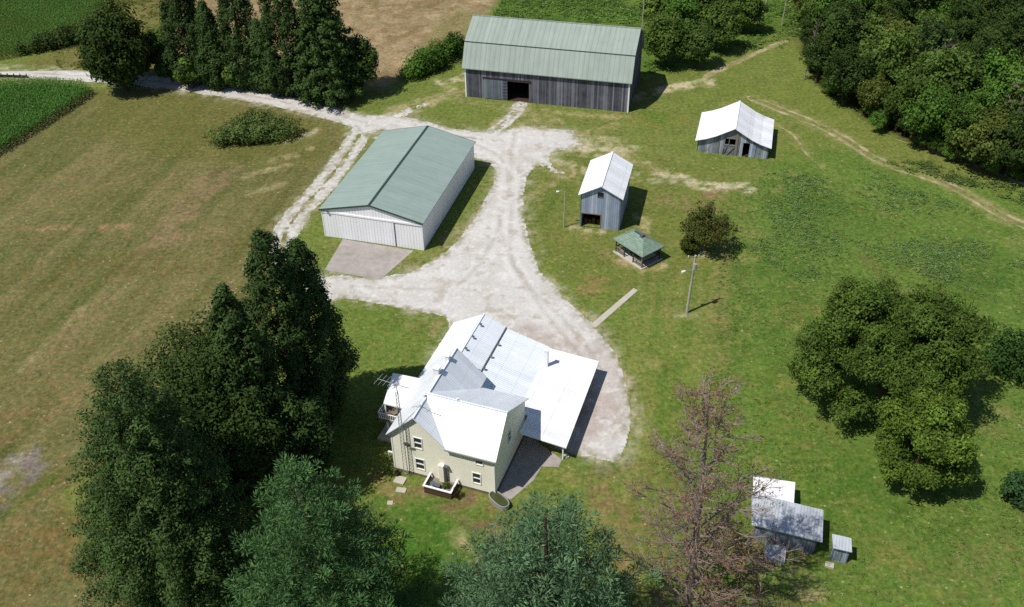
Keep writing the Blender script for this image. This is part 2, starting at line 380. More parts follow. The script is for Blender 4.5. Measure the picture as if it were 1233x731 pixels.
def zone(px, c, soft=2., st=1., big=0.):
    P = GP(px); d = sd_poly(wx, wy, P) + big * fbm(X0, Y0, 9, 21); paint(sstep(soft, -soft, d), c, st)
def stroke(px, wd, c, st=1., soft=.6, rag=.5, sc=1.15, seed=9):
    P = smooth_line(GP(px), 2); d = sd_line(wx, wy, P, wd); m = sstep(soft, -soft, d); n = fbm(X0, Y0, sc, seed)
    paint(m * np.clip(.5 + n * rag * 3, 0, 1) if rag > 0 else m, c, st)
def blot(px, py, r, c, st=.7, rag=.6, seed=31): stroke([(px - 1, py), (px + 1, py)], r, c, st, r * .8, rag, max(1., r * .4), seed)
# lawn and pasture
tone = fbm(X0, Y0, 14, 41); paint(np.clip(tone, 0, 1), srgb(126, 126, 76) * K, .6); paint(np.clip(-tone, 0, 1), srgb(94, 112, 52) * K, .6)
zone([(868, 240), (880, 330), (868, 400), (800, 470), (790, 560), (800, 760), (1400, 900), (1500, 300), (1300, 240), (1120, 210), (1020, 175), (930, 200)], srgb(95, 121, 54) * K, 3.5, .9, 2.5)
zone([(660, 560), (745, 565), (770, 480), (760, 420), (700, 375), (660, 330), (700, 330), (800, 370), (860, 400), (860, 470), (780, 600), (660, 620)], srgb(106, 126, 56) * K, 2.5, .6)
zone([(455, 590), (500, 600), (580, 620), (560, 760), (440, 760)], srgb(74, 112, 42) * K, 2., .8)
zone([(395, 362), (440, 366), (520, 382), (535, 400), (505, 440), (470, 470), (440, 560), (380, 560)], srgb(102, 122, 54) * K, 1.5, .7)
zone([(600, 175), (700, 190), (900, 210), (870, 330), (780, 350), (690, 350), (640, 270)], srgb(112, 118, 60) * K, 3., .5, 2)
# dry mown field on the left, mown along one direction
zone([(-200, 120), (115, 112), (185, 106), (300, 118), (400, 138), (420, 165), (412, 202), (372, 247), (340, 290), (335, 345), (300, 430), (180, 470), (70, 600), (190, 760), (-300, 1000)], srgb(111, 110, 70) * K, 1.6, 1., .8)
fd = GP([(25, 445), (100, 369)]); fdir = (fd[1] - fd[0]) / np.linalg.norm(fd[1] - fd[0]); al = X0 * fdir[0] + Y0 * fdir[1]; ac = -X0 * fdir[1] + Y0 * fdir[0]
infield = sstep(1.5, -1.5, sd_poly(wx, wy, GP([(-200, 120), (115, 112), (185, 106), (300, 118), (400, 138), (420, 165), (412, 202), (372, 247), (340, 290), (335, 345), (300, 430), (180, 470), (70, 600), (190, 760), (-300, 1000)])))
def fb2(sa, sc_, seed): return fbm(al / sa, ac / sc_, 1., seed)
n = fb2(30, 2.6, 51); paint(infield * np.clip(n * 1.9, 0, 1), srgb(130, 121, 85) * K, .75); paint(infield * np.clip(-n * 1.9, 0, 1), srgb(88, 97, 52) * K, .8)
n = fb2(9, .8, 52); paint(infield * np.clip(n * 1.3, 0, 1), srgb(128, 120, 78) * K, .5); paint(infield * np.clip(-n * 1.3, 0, 1), srgb(96, 90, 50) * K, .5)
zone([(120, 112), (240, 112), (330, 125), (400, 142), (410, 190), (300, 200), (180, 190), (100, 150)], srgb(104, 106, 54) * K, 4., .6, 2)
n = fbm(X0, Y0, 11, 53); paint(infield * np.clip(n, 0, 1), srgb(124, 114, 76) * K, .7)
# tan field at the top
tan = [(455, 108), (475, 96), (492, 84), (560, 44), (592, 14), (640, -60), (200, -60), (205, 20), (200, 60), (260, 90), (430, 104)]
zone(tan, srgb(150, 130, 100) * K, 2., 1., 1.); it = sstep(1, -1, sd_poly(wx, wy, GP(tan)))
n = fbm(X0, Y0, 8, 61); paint(it * np.clip(n * 1.4, 0, 1), srgb(172, 154, 122) * K, .8); paint(it * np.clip(-n * 1.4, 0, 1), srgb(124, 110, 74) * K, .8)
n = fbm(X0, Y0, 1.6, 62); paint(it * np.clip(n * 1.4, 0, 1), srgb(188, 170, 140) * K, .6); paint(it * np.clip(-n * 1.4, 0, 1), srgb(112, 98, 68) * K, .6)
zone([(500, 62), (520, 30), (555, 8), (595, 14), (575, 40), (545, 52)], srgb(128, 122, 80) * K, 2, .7, 2)
# strip between the corn and the conifers, rough green behind the barn
zone([(20, 78), (70, 62), (110, 42), (150, -40), (215, -60), (205, 90), (120, 88), (60, 84)], srgb(112, 110, 62) * K, 2., .9, 1.)
stroke([(95, 72), (140, 40), (190, 0)], 1.2, srgb(150, 130, 90) * K, .6)
zone([(590, 20), (640, -60), (980, -60), (965, 30), (880, 60), (790, 90), (770, 90), (765, 40)], srgb(84, 112, 46) * K, 3., .95, 2)
n = fbm(X0, Y0, 3, 63); zb = sstep(1, -1, sd_poly(wx, wy, GP([(590, 20), (640, -60), (980, -60), (965, 30), (880, 60), (790, 90), (765, 40)]))); paint(zb * np.clip(n * 1.5, 0, 1), srgb(118, 138, 64) * K, .7); paint(zb * np.clip(-n * 1.5, 0, 1), srgb(56, 82, 32) * K, .8)
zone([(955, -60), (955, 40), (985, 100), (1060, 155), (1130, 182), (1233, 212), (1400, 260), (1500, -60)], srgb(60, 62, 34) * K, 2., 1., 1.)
sw = sstep(3, -3, sd_poly(wx, wy, GP([(740, 330), (870, 320), (872, 480), (800, 600), (740, 640), (700, 560), (770, 520), (772, 450)]))); ld = GP([(868, 300), (862, 430)]); ld = (ld[1] - ld[0]) / np.linalg.norm(ld[1] - ld[0]); la_ = X0 * ld[0] + Y0 * ld[1]; lc_ = -X0 * ld[1] + Y0 * ld[0]
n = fbm(la_ / 14, lc_ / .9, 1., 55); paint(sw * np.clip(n * 1.4, 0, 1), srgb(138, 136, 82) * K, .6); paint(sw * np.clip(-n * 1.4, 0, 1), srgb(86, 106, 48) * K, .6)
# bare and tan patches
TANC = srgb(190, 174, 136) * K; BR = srgb(142, 122, 92) * K; PALE = srgb(206, 196, 168) * K
for a in [([(640, 176), (690, 170), (735, 178)], 4., srgb(186, 176, 144) * K, .75), ([(655, 195), (690, 210), (720, 220)], 2.2, srgb(176, 164, 130) * K, .6), ([(600, 165), (625, 140), (660, 150)], 3.2, srgb(168, 158, 118) * K, .6), ([(480, 138), (520, 122), (548, 112)], 2.2, srgb(182, 168, 134) * K, .7), ([(32, 274), (90, 275), (150, 273)], .7, srgb(160, 132, 104) * K, .95), ([(110, 290), (150, 284)], .9, BR, .5), ([(25, 447), (60, 412), (100, 371)], .5, srgb(166, 150, 112) * K, .8, .5, .2), ([(40, 452), (75, 425), (110, 385)], 1.4, BR, .45),
          ([(195, 285), (240, 235), (272, 205)], 2.6, srgb(140, 120, 92) * K, .8), ([(175, 300), (260, 280)], 1.6, BR, .5), ([(95, 235), (150, 215), (172, 200)], .6, BR, .6), ([(290, 214), (345, 200)], .8, TANC, .55), ([(350, 170), (380, 158)], 1., PALE, .6), ([(330, 195), (372, 180)], 1., TANC, .5), ([(300, 232), (340, 222)], .9, TANC, .45),
          ([(-60, 660), (0, 590), (34, 553)], 2.3, srgb(128, 120, 118) * K, 1.), ([(-60, 640), (0, 572), (25, 548)], .8, srgb(168, 160, 156) * K, .8), ([(-20, 640), (30, 600), (80, 560)], 1.3, srgb(84, 98, 42) * K, .8), ([(40, 640), (90, 600), (120, 570)], 4., srgb(134, 112, 78) * K, .5), ([(-40, 540), (40, 500), (90, 460)], 3., srgb(128, 108, 74) * K, .5), ([(-40, 470), (20, 420), (60, 380)], 2., srgb(94, 100, 46) * K, .5),
          ([(0, 700), (60, 660), (110, 650)], 5., srgb(116, 100, 58) * K, .6), ([(60, 330), (180, 320), (300, 300)], 4., srgb(106, 96, 54) * K, .5),
          ([(530, 100), (560, 92)], 1.4, PALE, .85), ([(535, 106), (565, 110)], 1., TANC, .5), ([(470, 130), (505, 122)], 1., TANC, .5), ([(555, 122), (640, 133), (750, 140)], .8, TANC, .6), ([(690, 175), (760, 180)], 1.6, PALE, .6), ([(700, 160), (740, 150)], 1., TANC, .6), ([(765, 118), (830, 100), (855, 103)], 1.3, TANC, .9), ([(800, 108), (850, 98)], 1.6, PALE, .75),
          ([(770, 212), (815, 216), (850, 225), (895, 228)], 1.6, PALE, .85), ([(755, 190), (800, 205)], 1.2, TANC, .5), ([(850, 226), (895, 228)], .5, PALE, 1.), ([(660, 190), (690, 200), (705, 208)], .8, PALE, .7), ([(690, 210), (640, 232), (648, 240)], .7, TANC, .45), ([(800, 240), (860, 250), (858, 235)], 2., BR, .55), ([(845, 245), (862, 232)], 1.2, srgb(150, 120, 96) * K, .7), ([(730, 130), (790, 150), (830, 140)], 1.6, srgb(128, 124, 66) * K, .7),
          ([(768, 262), (780, 268), (775, 277)], .9, TANC, .8), ([(690, 275), (720, 277)], .8, PALE, .8), ([(742, 312), (770, 328), (795, 320)], .8, TANC, .8), ([(700, 280), (745, 318)], .9, BR, .5), ([(705, 352), (720, 338)], 1.6, srgb(146, 126, 86) * K, .75), ([(725, 372), (752, 345)], .9, srgb(140, 122, 86) * K, .5), ([(872, 296), (868, 360), (860, 440)], 1.2, srgb(144, 130, 88) * K, .75, .7, .25), ([(858, 340), (840, 430), (820, 470)], .6, srgb(128, 130, 70) * K, .5), ([(845, 310), (838, 302)], 1., TANC, .5), ([(815, 378), (835, 382)], .5, PALE, .6),
          ([(500, 390), (530, 385), (520, 402)], 1.1, srgb(150, 136, 96) * K, .8), ([(480, 590), (540, 600), (600, 640)], 1.2, srgb(132, 108, 84) * K, .8), ([(555, 602), (590, 615), (600, 640), (575, 680)], 1.3, srgb(122, 94, 78) * K, .9), ([(462, 575), (480, 600), (475, 640)], 1., srgb(140, 122, 84) * K, .7), ([(555, 640), (562, 655)], .8, TANC, .7), ([(725, 600), (745, 640), (765, 690)], 1.6, srgb(140, 118, 84) * K, .8), ([(715, 570), (745, 590)], .8, srgb(128, 124, 70) * K, .7),
          ([(770, 600), (850, 640), (900, 731)], 6., srgb(120, 104, 72) * K, .55), ([(640, 180), (600, 205)], 1.2, srgb(170, 160, 130) * K, .5), ([(400, 300), (440, 320), (500, 318), (540, 295), (575, 250)], 1.6, srgb(128, 122, 76) * K, .7), ([(395, 230), (385, 262)], 1.2, srgb(116, 116, 62) * K, .6), ([(640, 305), (660, 340), (705, 385)], .5, TANC, .6), ([(745, 430), (760, 470), (762, 520)], .5, TANC, .7), ([(775, 440), (780, 520), (760, 600)], .6, srgb(126, 128, 66) * K, .5),
          ([(1180, 480), (1233, 520)], .6, TANC, .4), ([(950, 380), (985, 360)], 2.5, srgb(120, 112, 64) * K, .5), ([(1000, 700), (1100, 640), (1200, 620)], 4, srgb(100, 112, 52) * K, .5), ([(940, 470), (990, 560), (1040, 640)], 4., srgb(104, 118, 54) * K, .6), ([(1130, 700), (1200, 660)], 3., srgb(124, 118, 74) * K, .4), ([(960, 690), (980, 715)], 1.2, TANC, .5),
          ([(905, 118), (935, 130), (985, 150), (1020, 168), (1045, 187), (1080, 203), (1130, 216), (1175, 240), (1210, 262), (1260, 282)], 1.7, srgb(160, 152, 104) * K, .6), ([(935, 150), (960, 165), (968, 185), (993, 203)], .7, srgb(160, 152, 104) * K, .6), ([(590, 163), (606, 150), (618, 138), (627, 126)], 1.7, srgb(176, 166, 130) * K, .7), ([(1050, 180), (1130, 190), (1233, 240)], 2., srgb(110, 116, 56) * K, .7), ([(880, 110), (960, 110), (1050, 165)], 3.5, srgb(112, 124, 56) * K, .6), ([(1040, 310), (1070, 345)], 1.2, srgb(110, 96, 66) * K, .6), ([(1110, 325), (1135, 345)], 1.4, srgb(128, 112, 76) * K, .5)]:
    stroke(*a)
for L_px in ([(650, 190), (690, 205), (640, 235)], [(780, 330), (775, 420), (768, 520), (740, 600)], [(905, 200), (900, 260), (905, 330), (895, 420)], [(640, 150), (720, 165), (840, 200), (960, 215), (1080, 260)], [(940, 215), (1040, 225), (1150, 260), (1233, 300)]):
    P_ = smooth_line(GP(L_px), 3); q_ = np.abs(sd_line(wx, wy, P_, 0.)); paint(np.exp(-((q_ - .8) / .3) ** 2) * np.clip(.6 + fbm(X0, Y0, 3, 77), 0, 1), srgb(146, 138, 88) * K, .4)
for px, py, r, c in [(440, 640, 3, srgb(78, 98, 40) * K), (500, 650, 4, srgb(72, 108, 40) * K), (920, 330, 6, srgb(70, 104, 40) * K), (1010, 250, 7, srgb(76, 106, 44) * K), (950, 240, 4, srgb(72, 106, 38) * K), (1100, 600, 6, srgb(78, 108, 42) * K), (1180, 330, 6, srgb(66, 96, 40) * K), (790, 140, 3, srgb(84, 116, 40) * K), (660, 250, 4, srgb(88, 110, 44) * K), (680, 230, 3, srgb(86, 110, 44) * K), (1000, 580, 5, srgb(76, 108, 40) * K), (900, 420, 5, srgb(80, 108, 42) * K)]:
    blot(px, py, r, c)
for i in range(260):      # small scattered worn and lush spots over lawn and pasture
    px, py = random.uniform(640, 1233), random.uniform(120, 731); c = random.choice([srgb(132, 128, 72), srgb(70, 98, 36), srgb(150, 140, 92), srgb(104, 124, 50)]) * K
    blot(px, py, random.uniform(.4, 1.4), c, .5, .6, i)
# gravel dust fringe next to the drive
ds = np.minimum(sd_poly(wx, wy, YARD), sd_line(wx, wy, ROAD, ROAD_W)); ds = np.minimum(ds, sd_line(wx, wy, TRACK_W, 1.5))
paint(sstep(2.2, -.5, ds) * np.clip(.35 + fbm(X0, Y0, 1.2, 71) * 1.6, 0, 1), srgb(186, 180, 160) * K, .75)
Z = .0 * X0
i = np.arange(N).reshape(X.shape); F = np.stack([i[:-1, :-1], i[:-1, 1:], i[1:, 1:], i[1:, :-1]], -1).reshape(-1, 4)
ground = link('ground', np_mesh('ground', np.stack([X0, Y0, Z], 1), F, 'ground', col)); tag(ground, kind='structure')

# ------------------------------------------------------------------ gravel and dirt sheets with ragged edges
def rag_sheet(name, sdf, colf, res, bbox, z, mat, amp=.5, extra=None):
    xs = np.arange(bbox[0], bbox[2], res); ys = np.arange(bbox[1], bbox[3], res); XX, YY = np.meshgrid(xs, ys); x, y = XX.ravel(), YY.ravel()
    keep0 = sdf(x[::1], y) if len(x) < 2e6 else sdf(x, y)
    d = keep0 + amp * (1.1 * fbm(x, y, 2.6, 81) + .55 * fbm(x, y, .7, 82, 3))
    if extra is not None: d = extra(x, y, d)
    M = (d < 0).reshape(XX.shape); cell = M[:-1, :-1] & M[1:, 1:] & M[:-1, 1:] & M[1:, :-1]
    idx = np.arange(len(x)).reshape(XX.shape); q = np.stack([idx[:-1, :-1], idx[:-1, 1:], idx[1:, 1:], idx[1:, :-1]], -1)[cell]
    u, inv = np.unique(q, return_inverse=True); V = np.stack([x[u], y[u], np.full(len(u), z)], 1)
    return link(name, np_mesh(name, V, inv.reshape(-1, 4), mat, colf(x[u], y[u], d[u])))
def lerp(a, b, t): return a * (1 - t[:, None]) + b * t[:, None]
HOUSEG = GP([(560, 400), (640, 395), (700, 400), (745, 450), (750, 500), (700, 540), (640, 500)])
LANES = [smooth_line(GP(p)) for p in ([(470, 150), (560, 168), (610, 190), (612, 230), (600, 280), (570, 330), (540, 350), (440, 345)], [(620, 160), (614, 200), (616, 250), (612, 310), (640, 350), (690, 395), (725, 450)], [(600, 250), (606, 300), (650, 370), (700, 430)])]
def gcol(x, y, d):
    c = np.tile(srgb(209, 206, 202) * K, (len(x), 1)); n = fbm(x, y, 5, 91)
    c = lerp(c, srgb(216, 213, 209) * K, np.clip(n * 1.4, 0, 1)); c = lerp(c, srgb(196, 190, 182) * K, np.clip(-n * 1.4, 0, 1))
    h = sstep(3, -3, sd_poly(x, y, HOUSEG) + 3 * fbm(x, y, 5, 92)); c = lerp(c, srgb(184, 172, 164) * K, h * .9)
    n = fbm(x, y, 1.8, 93); c = lerp(c, srgb(158, 140, 126) * K, h * np.clip(n * 1.3, 0, .8)); c = lerp(c, srgb(212, 206, 200) * K, h * np.clip(-n, 0, .7))
    for L in LANES:
        q = sd_line(x, y, L, 0.); t = np.exp(-((np.abs(q) - .9) / .35) ** 2) * np.clip(.5 + fbm(x, y, 3, 94), 0, 1)
        c = lerp(c, srgb(226, 224, 221) * K, t * .5 * (1 - .4 * h)); c = lerp(c, srgb(170, 162, 150) * K, np.exp(-(q / .35) ** 2) * .35)
    m = np.exp(-(sd_line(x, y, ROAD, 0.) / .3) ** 2) * np.clip(.4 + fbm(x, y, 3, 95), 0, 1); c = lerp(c, srgb(150, 142, 122) * K, m * .9)
    c = lerp(c, srgb(168, 158, 138) * K, np.clip(fbm(x, y, 1.6, 98) * 2 - .5, 0, .5)); c = lerp(c, srgb(228, 225, 221) * K, np.clip(fbm(x, y, .9, 99, 3) * 1.6 - .2, 0, .6))
    e = sstep(-1.5, 0, d) * np.clip(.45 + fbm(x, y, .6, 96, 3) * 1.6, 0, 1); c = lerp(c, srgb(132, 130, 84) * K, e * .9)
    return c
def gsd(x, y):
    d = np.minimum(sd_poly(x, y, YARD), sd_line(x, y, ROAD, ROAD_W)); return np.minimum(d, sd_line(x, y, SPUR, .2) * 1.)
def gextra(x, y, d):
    q = sd_line(x, y, TRACK_W, 0.); ruts = np.abs(np.abs(q) - 1.15) - .99; n = .42 * (fbm(x, y, 3.1, 83) + .6 * fbm(x, y, 1.1, 84, 3))
    d = np.minimum(d, ruts + n); sp = np.abs(sd_line(x, y, SPUR, 0.) - .8) - .62; d = np.minimum(d, sp + n); d = np.minimum(d, sd_line(x, y, GP([(640, 178), (680, 172), (715, 176)]), [3.2, 2.6, .3]) + 1.1 * np.abs(fbm(x, y, 1.4, 86)) * 2.2); d = np.minimum(d, sd_line(x, y, GP([(648, 190), (668, 205), (690, 212)]), [2.2, 1.2, .1]) + 1.1 * np.abs(fbm(x, y, 1.2, 87)) * 2.); d = np.minimum(d, sd_line(x, y, GP([(478, 140), (505, 128), (522, 122)]), [1.6, 1.2, .3]) + np.abs(fbm(x, y, 1.2, 88)) * 2.)
    d = np.maximum(d, -(sd_poly(x, y, ISLAND) + .4 + n))
    top = sstep(6, 0, np.abs(sd_line(x, y, GP([(650, 172), (705, 160), (660, 205)]), 0.))); return d + top * .9 * np.clip(fbm(x, y, 1.3, 85) + .3, -1, 1)
tag(rag_sheet('gravel_driveway', gsd, gcol, .19, (-110, 66, 20, 182), .006, 'gravel', .3, gextra), kind='structure')
TR1 = smooth_line(GP([(905, 118), (935, 130), (985, 150), (1020, 168), (1045, 187), (1080, 203), (1130, 216), (1175, 240), (1210, 262), (1260, 282), (1330, 330)]))
TR2 = smooth_line(GP([(1080, 168), (1110, 178), (1150, 192), (1190, 204), (1233, 222), (1300, 245)])); TR3 = smooth_line(GP([(850, 92), (880, 78), (905, 66), (945, 50)])); TR4 = smooth_line(GP([(935, 150), (960, 165), (968, 185), (993, 203)]))
def tcol(x, y, d):
    c = np.tile(srgb(178, 164, 132) * K, (len(x), 1)); n = fbm(x, y, 2., 97); c = lerp(c, srgb(206, 192, 156) * K, np.clip(n * 1.4, 0, 1)); c = lerp(c, srgb(136, 126, 84) * K, np.clip(-n * 1.5, 0, 1)); c = lerp(c, srgb(128, 130, 76) * K, np.clip(.3 + fbm(x, y, 1.5, 100), 0, .8)); return lerp(c, srgb(116, 124, 66) * K, sstep(-.45, 0, d) * .8)
def tsd(x, y):
    a = np.abs(np.abs(sd_line(x, y, TR1, 0.)) - .75) - .5
    d = np.minimum(a, sd_line(x, y, TR2, .55)); d = np.minimum(d, sd_line(x, y, TR3, [.6, 1.4, 1.8, .5] if len(TR3) == 4 else .95)); return np.minimum(d, sd_line(x, y, TR4, .34))
tag(rag_sheet('dirt_track', tsd, tcol, .24, (28, 92, 130, 200), .006, 'dirt', .42), kind='structure')

def sheet(name, px, mat, z=.05):
    mb = MB(); mb.slab([tuple(p) for p in GP(px)][::-1], -.1, z); o = mb.build(name, mat); return tag(o, kind='structure')
pad = sheet('concrete_pad', [(413, 288), (498, 302), (458, 337), (391, 325)], 'concrete_dark', .03)
walk = sheet('concrete_path', [(763, 347), (768, 350), (717, 395), (711, 391)], 'concrete', .04)

# ------------------------------------------------------------------ machine shed
S = thing('machine_shed', 'large white metal shed with a low green gable roof beside the gravel drive', 'shed', (-27.79, 119.47, 0), R_(-15.89))
Wd, Ln, he, hr = 15.68, 25.04, 4.75, 6.62
prof = [(0, he), (Wd / 2, hr - .05), (Wd, he)]
mb = MB(); wall(mb, (0, 0), (1, 0), Wd, prof, [(.5, 11.2, 0, 4.2)]); wall(mb, (Wd, 0), (0, 1), Ln, [(0, he), (Ln, he)]); wall(mb, (Wd, Ln), (-1, 0), Wd, prof); wall(mb, (0, Ln), (0, -1), Ln, [(0, he), (Ln, he)])
mb.build('wall', 'shed_wall', S)
mb = MB(); mb.roof([(-.25, he + .06), (Wd / 2, hr + .1), (Wd + .25, he + .06)], -.25, Ln + .25, .12); rf = mb.build('roof', 'green_roof', S)
mb = MB(); mb.prism([(Wd / 2 - .22, hr + .07), (Wd / 2, hr + .105), (Wd / 2 + .22, hr + .07), (Wd / 2, hr + .17)], -.27, Ln + .27); mb.build('ridge_cap', 'trim_green', rf)
for y in (-.29, Ln + .25):
    mb = MB(); mb.prism([(-.27, he - .18), (Wd / 2, hr - .14), (Wd + .27, he - .18), (Wd + .27, he + .09), (Wd / 2, hr + .13), (-.27, he + .09)], y, y + .04); mb.build('rake_trim', 'trim_green', rf)
mb = MB(); mb.box((.45, -.06, .05), (11.35, -.01, 4.22)); d = mb.build('sliding_door', 'shed_wall', S)
MB().box((11.29, -.09, .05), (11.41, -.063, 4.22)).build('door_edge', 'darksteel', d)
MB().box((-.05, -.14, 4.23), (Wd + .05, -.003, 4.5)).build('door_track', 'white', S)
for x in (-.03, Wd - .12): MB().box((x, -.05 if x > 0 else -.05, 0), (x + .15, -.003, 4.22)).build('corner_trim', 'white', S)
MB().box((.8, -.5, 4.7), (1.15, -.26, 4.9)).tube([(.97, -.26, 4.8), (.97, 0, 4.8)], .04).build('yard_light', 'darksteel', S)

# ------------------------------------------------------------------ barn
B = thing('gambrel_barn', 'big weathered grey plank barn with a green gambrel roof', 'barn', (-8.10, 166.84, 0), R_(-14.63))
L_, W_ = 30.86, 15.61; he, hk, hr, kv = 6.23, 10.06, 12.8, 2.09
gp = [(0, he), (kv, hk), (W_ / 2, hr - .05), (W_ - kv, hk), (W_, he)]
mb = MB()
wall(mb, (0, 0), (1, 0), L_, [(0, he), (L_, he)], [(8.15, 12.3, 0, 3.9)]); wall(mb, (L_, 0), (0, 1), W_, gp); wall(mb, (L_, W_), (-1, 0), L_, [(0, he), (L_, he)], [(8, 12, 0, 3.5)]); wall(mb, (0, W_), (0, -1), W_, gp)
mb.build('wall', 'barn_wood', B)
# roof profile runs along local y, swept along x
def swept_x(mb, prof, x0, x1, mi=0):
    n = len(prof); vs = [(x0, y, z) for y, z in prof] + [(x1, y, z) for y, z in prof]
    mb.add(vs, [tuple(range(n))[::-1], tuple(range(n, 2 * n))] + [(i, (i + 1) % n, (i + 1) % n + n, i + n) for i in range(n)], mi); return mb
up = [(-.45, he - .35), (kv - .12, hk + .02), (W_ / 2, hr + .08), (W_ - kv + .12, hk + .02), (W_ + .45, he - .35)]
mb = MB(); swept_x(mb, [(y, z - .14) for y, z in up] + up[::-1], -.4, L_ + .4); rf = mb.build('roof', 'barn_roof', B)
for s, (y, z) in ((1, (kv - .12, hk + .02)), (-1, (W_ - kv + .12, hk + .02))):
    mb = MB(); mb.bar((-.42, y - s * .05, z + .02), (L_ + .42, y - s * .05, z + .02), .13, .1); mb.build('break_flashing', 'trim_green', rf)
mb = MB(); mb.bar((-.42, W_ / 2, hr + .1), (L_ + .42, W_ / 2, hr + .1), .3, .1); mb.build('ridge_cap', 'barn_roof', rf)
mb = MB(); mb.box((3.7, -.13, .15), (7.15, -.02, 4.1)); d = mb.build('sliding_door', 'barn_door', B)
MB().box((3.4, -.2, 4.1), (12.6, -.003, 4.3)).build('door_rail', 'dark_wood', B)
mb = MB(); mb.box((7.15, -.1, .05), (8.15, -.003, 4.05))
for k in range(6): mb.box((7.2, -.16, .4 + k * .62), (8.1, -.1, .6 + k * .62))
mb.build('slatted_panel', 'barn_wood', B)
for x in (-.05, L_ - .2): MB().box((x, -.08, 0), (x + .25, -.003, he - .25)).build('corner_board', 'white', B)
MB().box((L_ + .003, -.08, 0), (L_ + .06, .2, he - .25)).build('corner_board', 'white', B)
mb = MB(); mb.box((8.05, -.06, 0), (8.15, -.003, 3.9)); mb.box((12.3, -.06, 0), (12.42, -.003, 3.9)); mb.box((8.05, -.06, 3.9), (12.42, -.003, 4.05)); mb.build('door_frame', 'timber', B)
mb = MB(); mb.slab([(.2, .2), (L_ - .2, .2), (L_ - .2, W_ - .2), (.2, W_ - .2)], .01, .05); mb.build('floor', 'inside', B)
mb = MB()
for x in (4, 8.2, 12.4, 17, 22, 26.5):
    for y in (4.5, 11): mb.box((x - .14, y - .14, .05), (x + .14, y + .14, 8.)); 
for y in (4.5, 11): mb.box((.3, y - .12, 5.6), (L_ - .3, y + .12, 5.9))
mb.build('timber_frame', 'dark_wood', B)

# ------------------------------------------------------------------ granary
A = thing('granary', 'tall narrow grey board granary with a white metal gable roof and an open bay', 'outbuilding', (10.43, 121.05, 0), R_(-14.1))
Wd, Ln, he, hr = 5.97, 9.88, 5.8, 7.44
prof = [(0, he - .1), (Wd / 2, hr - .1), (Wd, he - .1)]
mb = MB(); wall(mb, (0, 0), (1, 0), Wd, prof, [(.12, 3.05, 0, 2.35), (2.55, 3.25, 5.45, 6.15)]); wall(mb, (Wd, 0), (0, 1), Ln, [(0, he - .1), (Ln, he - .1)]); wall(mb, (Wd, Ln), (-1, 0), Wd, prof); wall(mb, (0, Ln), (0, -1), Ln, [(0, he - .1), (Ln, he - .1)])
mb.build('wall', 'gran_wood', A)
mb = MB(); mb.roof([(-.35, he - .12), (Wd / 2, hr + .06), (Wd + .35, he - .12)], -.4, Ln + .4, .1); rf = mb.build('roof', 'white_roof', A)
MB().bar((Wd / 2, -.42, hr + .07), (Wd / 2, Ln + .42, hr + .07), .3, .07).build('ridge_cap', 'white', rf)
mb = MB()
for a, b in (((2.47, 5.37), (3.33, 5.45)), ((2.47, 6.15), (3.33, 6.23)), ((2.47, 5.45), (2.55, 6.15)), ((3.25, 5.45), (3.33, 6.15)), ((2.55, 5.76), (3.25, 5.82))): mb.box((a[0], -.05, a[1]), (b[0], -.003, b[1]))
wf = mb.build('window', 'dark_wood', A); MB().box((2.552, .06, 5.452), (3.248, .08, 6.148)).build('pane', 'glass', wf)
mb = MB(); mb.box((.2, .3, 2.5), (Wd - .2, Ln - .2, 2.65)); mb.box((.2, 3.2, .02), (Wd - .2, 3.3, 2.5)); mb.build('loft_floor', 'dark_wood', A)
mb = MB(); mb.box((.06, -.06, 2.35), (3.15, -.003, 2.5)); mb.box((3.05, -.06, 0), (3.17, -.003, 2.35)); mb.build('bay_frame', 'timber', A)
mb = MB()
for k, (x, h) in enumerate(((.5, .9), (1.1, .7), (1.7, 1.1), (2.4, .8))): mb.box((x, .9 + .2 * (k % 2), .02), (x + .45, 1.5, h))
o = mb.build('crate_stack', 'brown_wood'); o.location = A.location; o.rotation_euler = A.rotation_euler; tag(o, 'row of brown wooden crates inside the open bay of the granary', 'crates')

# ------------------------------------------------------------------ low gable shed
C_ = thing('cattle_shed', 'low wide grey board shed with a sagging white metal roof near the woods', 'outbuilding', (31.80, 143.85, 0), R_(-15.29))
Wd, Ln, he, hr = 11.73, 9.88, 2.35, 5.13
prof = [(0, he), (2.9, 3.45), (Wd / 2, hr - .1), (Wd - 2.9, 3.4), (Wd, he)]
mb = MB(); wall(mb, (0, 0), (1, 0), Wd, prof, [(4.5, 6.2, 1.9, 3.05), (7.5, 8.6, 0, 2.55)]); wall(mb, (Wd, 0), (0, 1), Ln, [(0, he), (Ln, he)]); wall(mb, (Wd, Ln), (-1, 0), Wd, prof); wall(mb, (0, Ln), (0, -1), Ln, [(0, he), (Ln, he)])
mb.build('wall', 'old_wood', C_)
mb = MB(); mb.roof([(-.4, he - .05), (1.4, 2.85), (2.9, 3.5), (Wd / 2, hr + .06), (Wd - 2.9, 3.45), (Wd - 1.4, 2.82), (Wd + .4, he - .05)], -.5, Ln + .45, .09); rf = mb.build('roof', 'white_roof', C_)
MB().bar((Wd / 2, -.52, hr + .07), (Wd / 2, Ln + .47, hr + .07), .28, .06).build('ridge_cap', 'white', rf)
mb = MB(); mb.box((6.22, -.08, 0), (6.6, -.003, 4.3)); mb.box((3.5, -.06, 0), (3.62, -.003, 3.6)); mb.box((4.35, -.07, 3.05), (6.22, -.003, 3.2)); mb.box((4.35, -.07, 1.75), (6.22, -.003, 1.9)); mb.box((5.1, -.07, 1.9), (5.22, -.003, 3.05)); mb.build('board_trim', 'timber', C_)
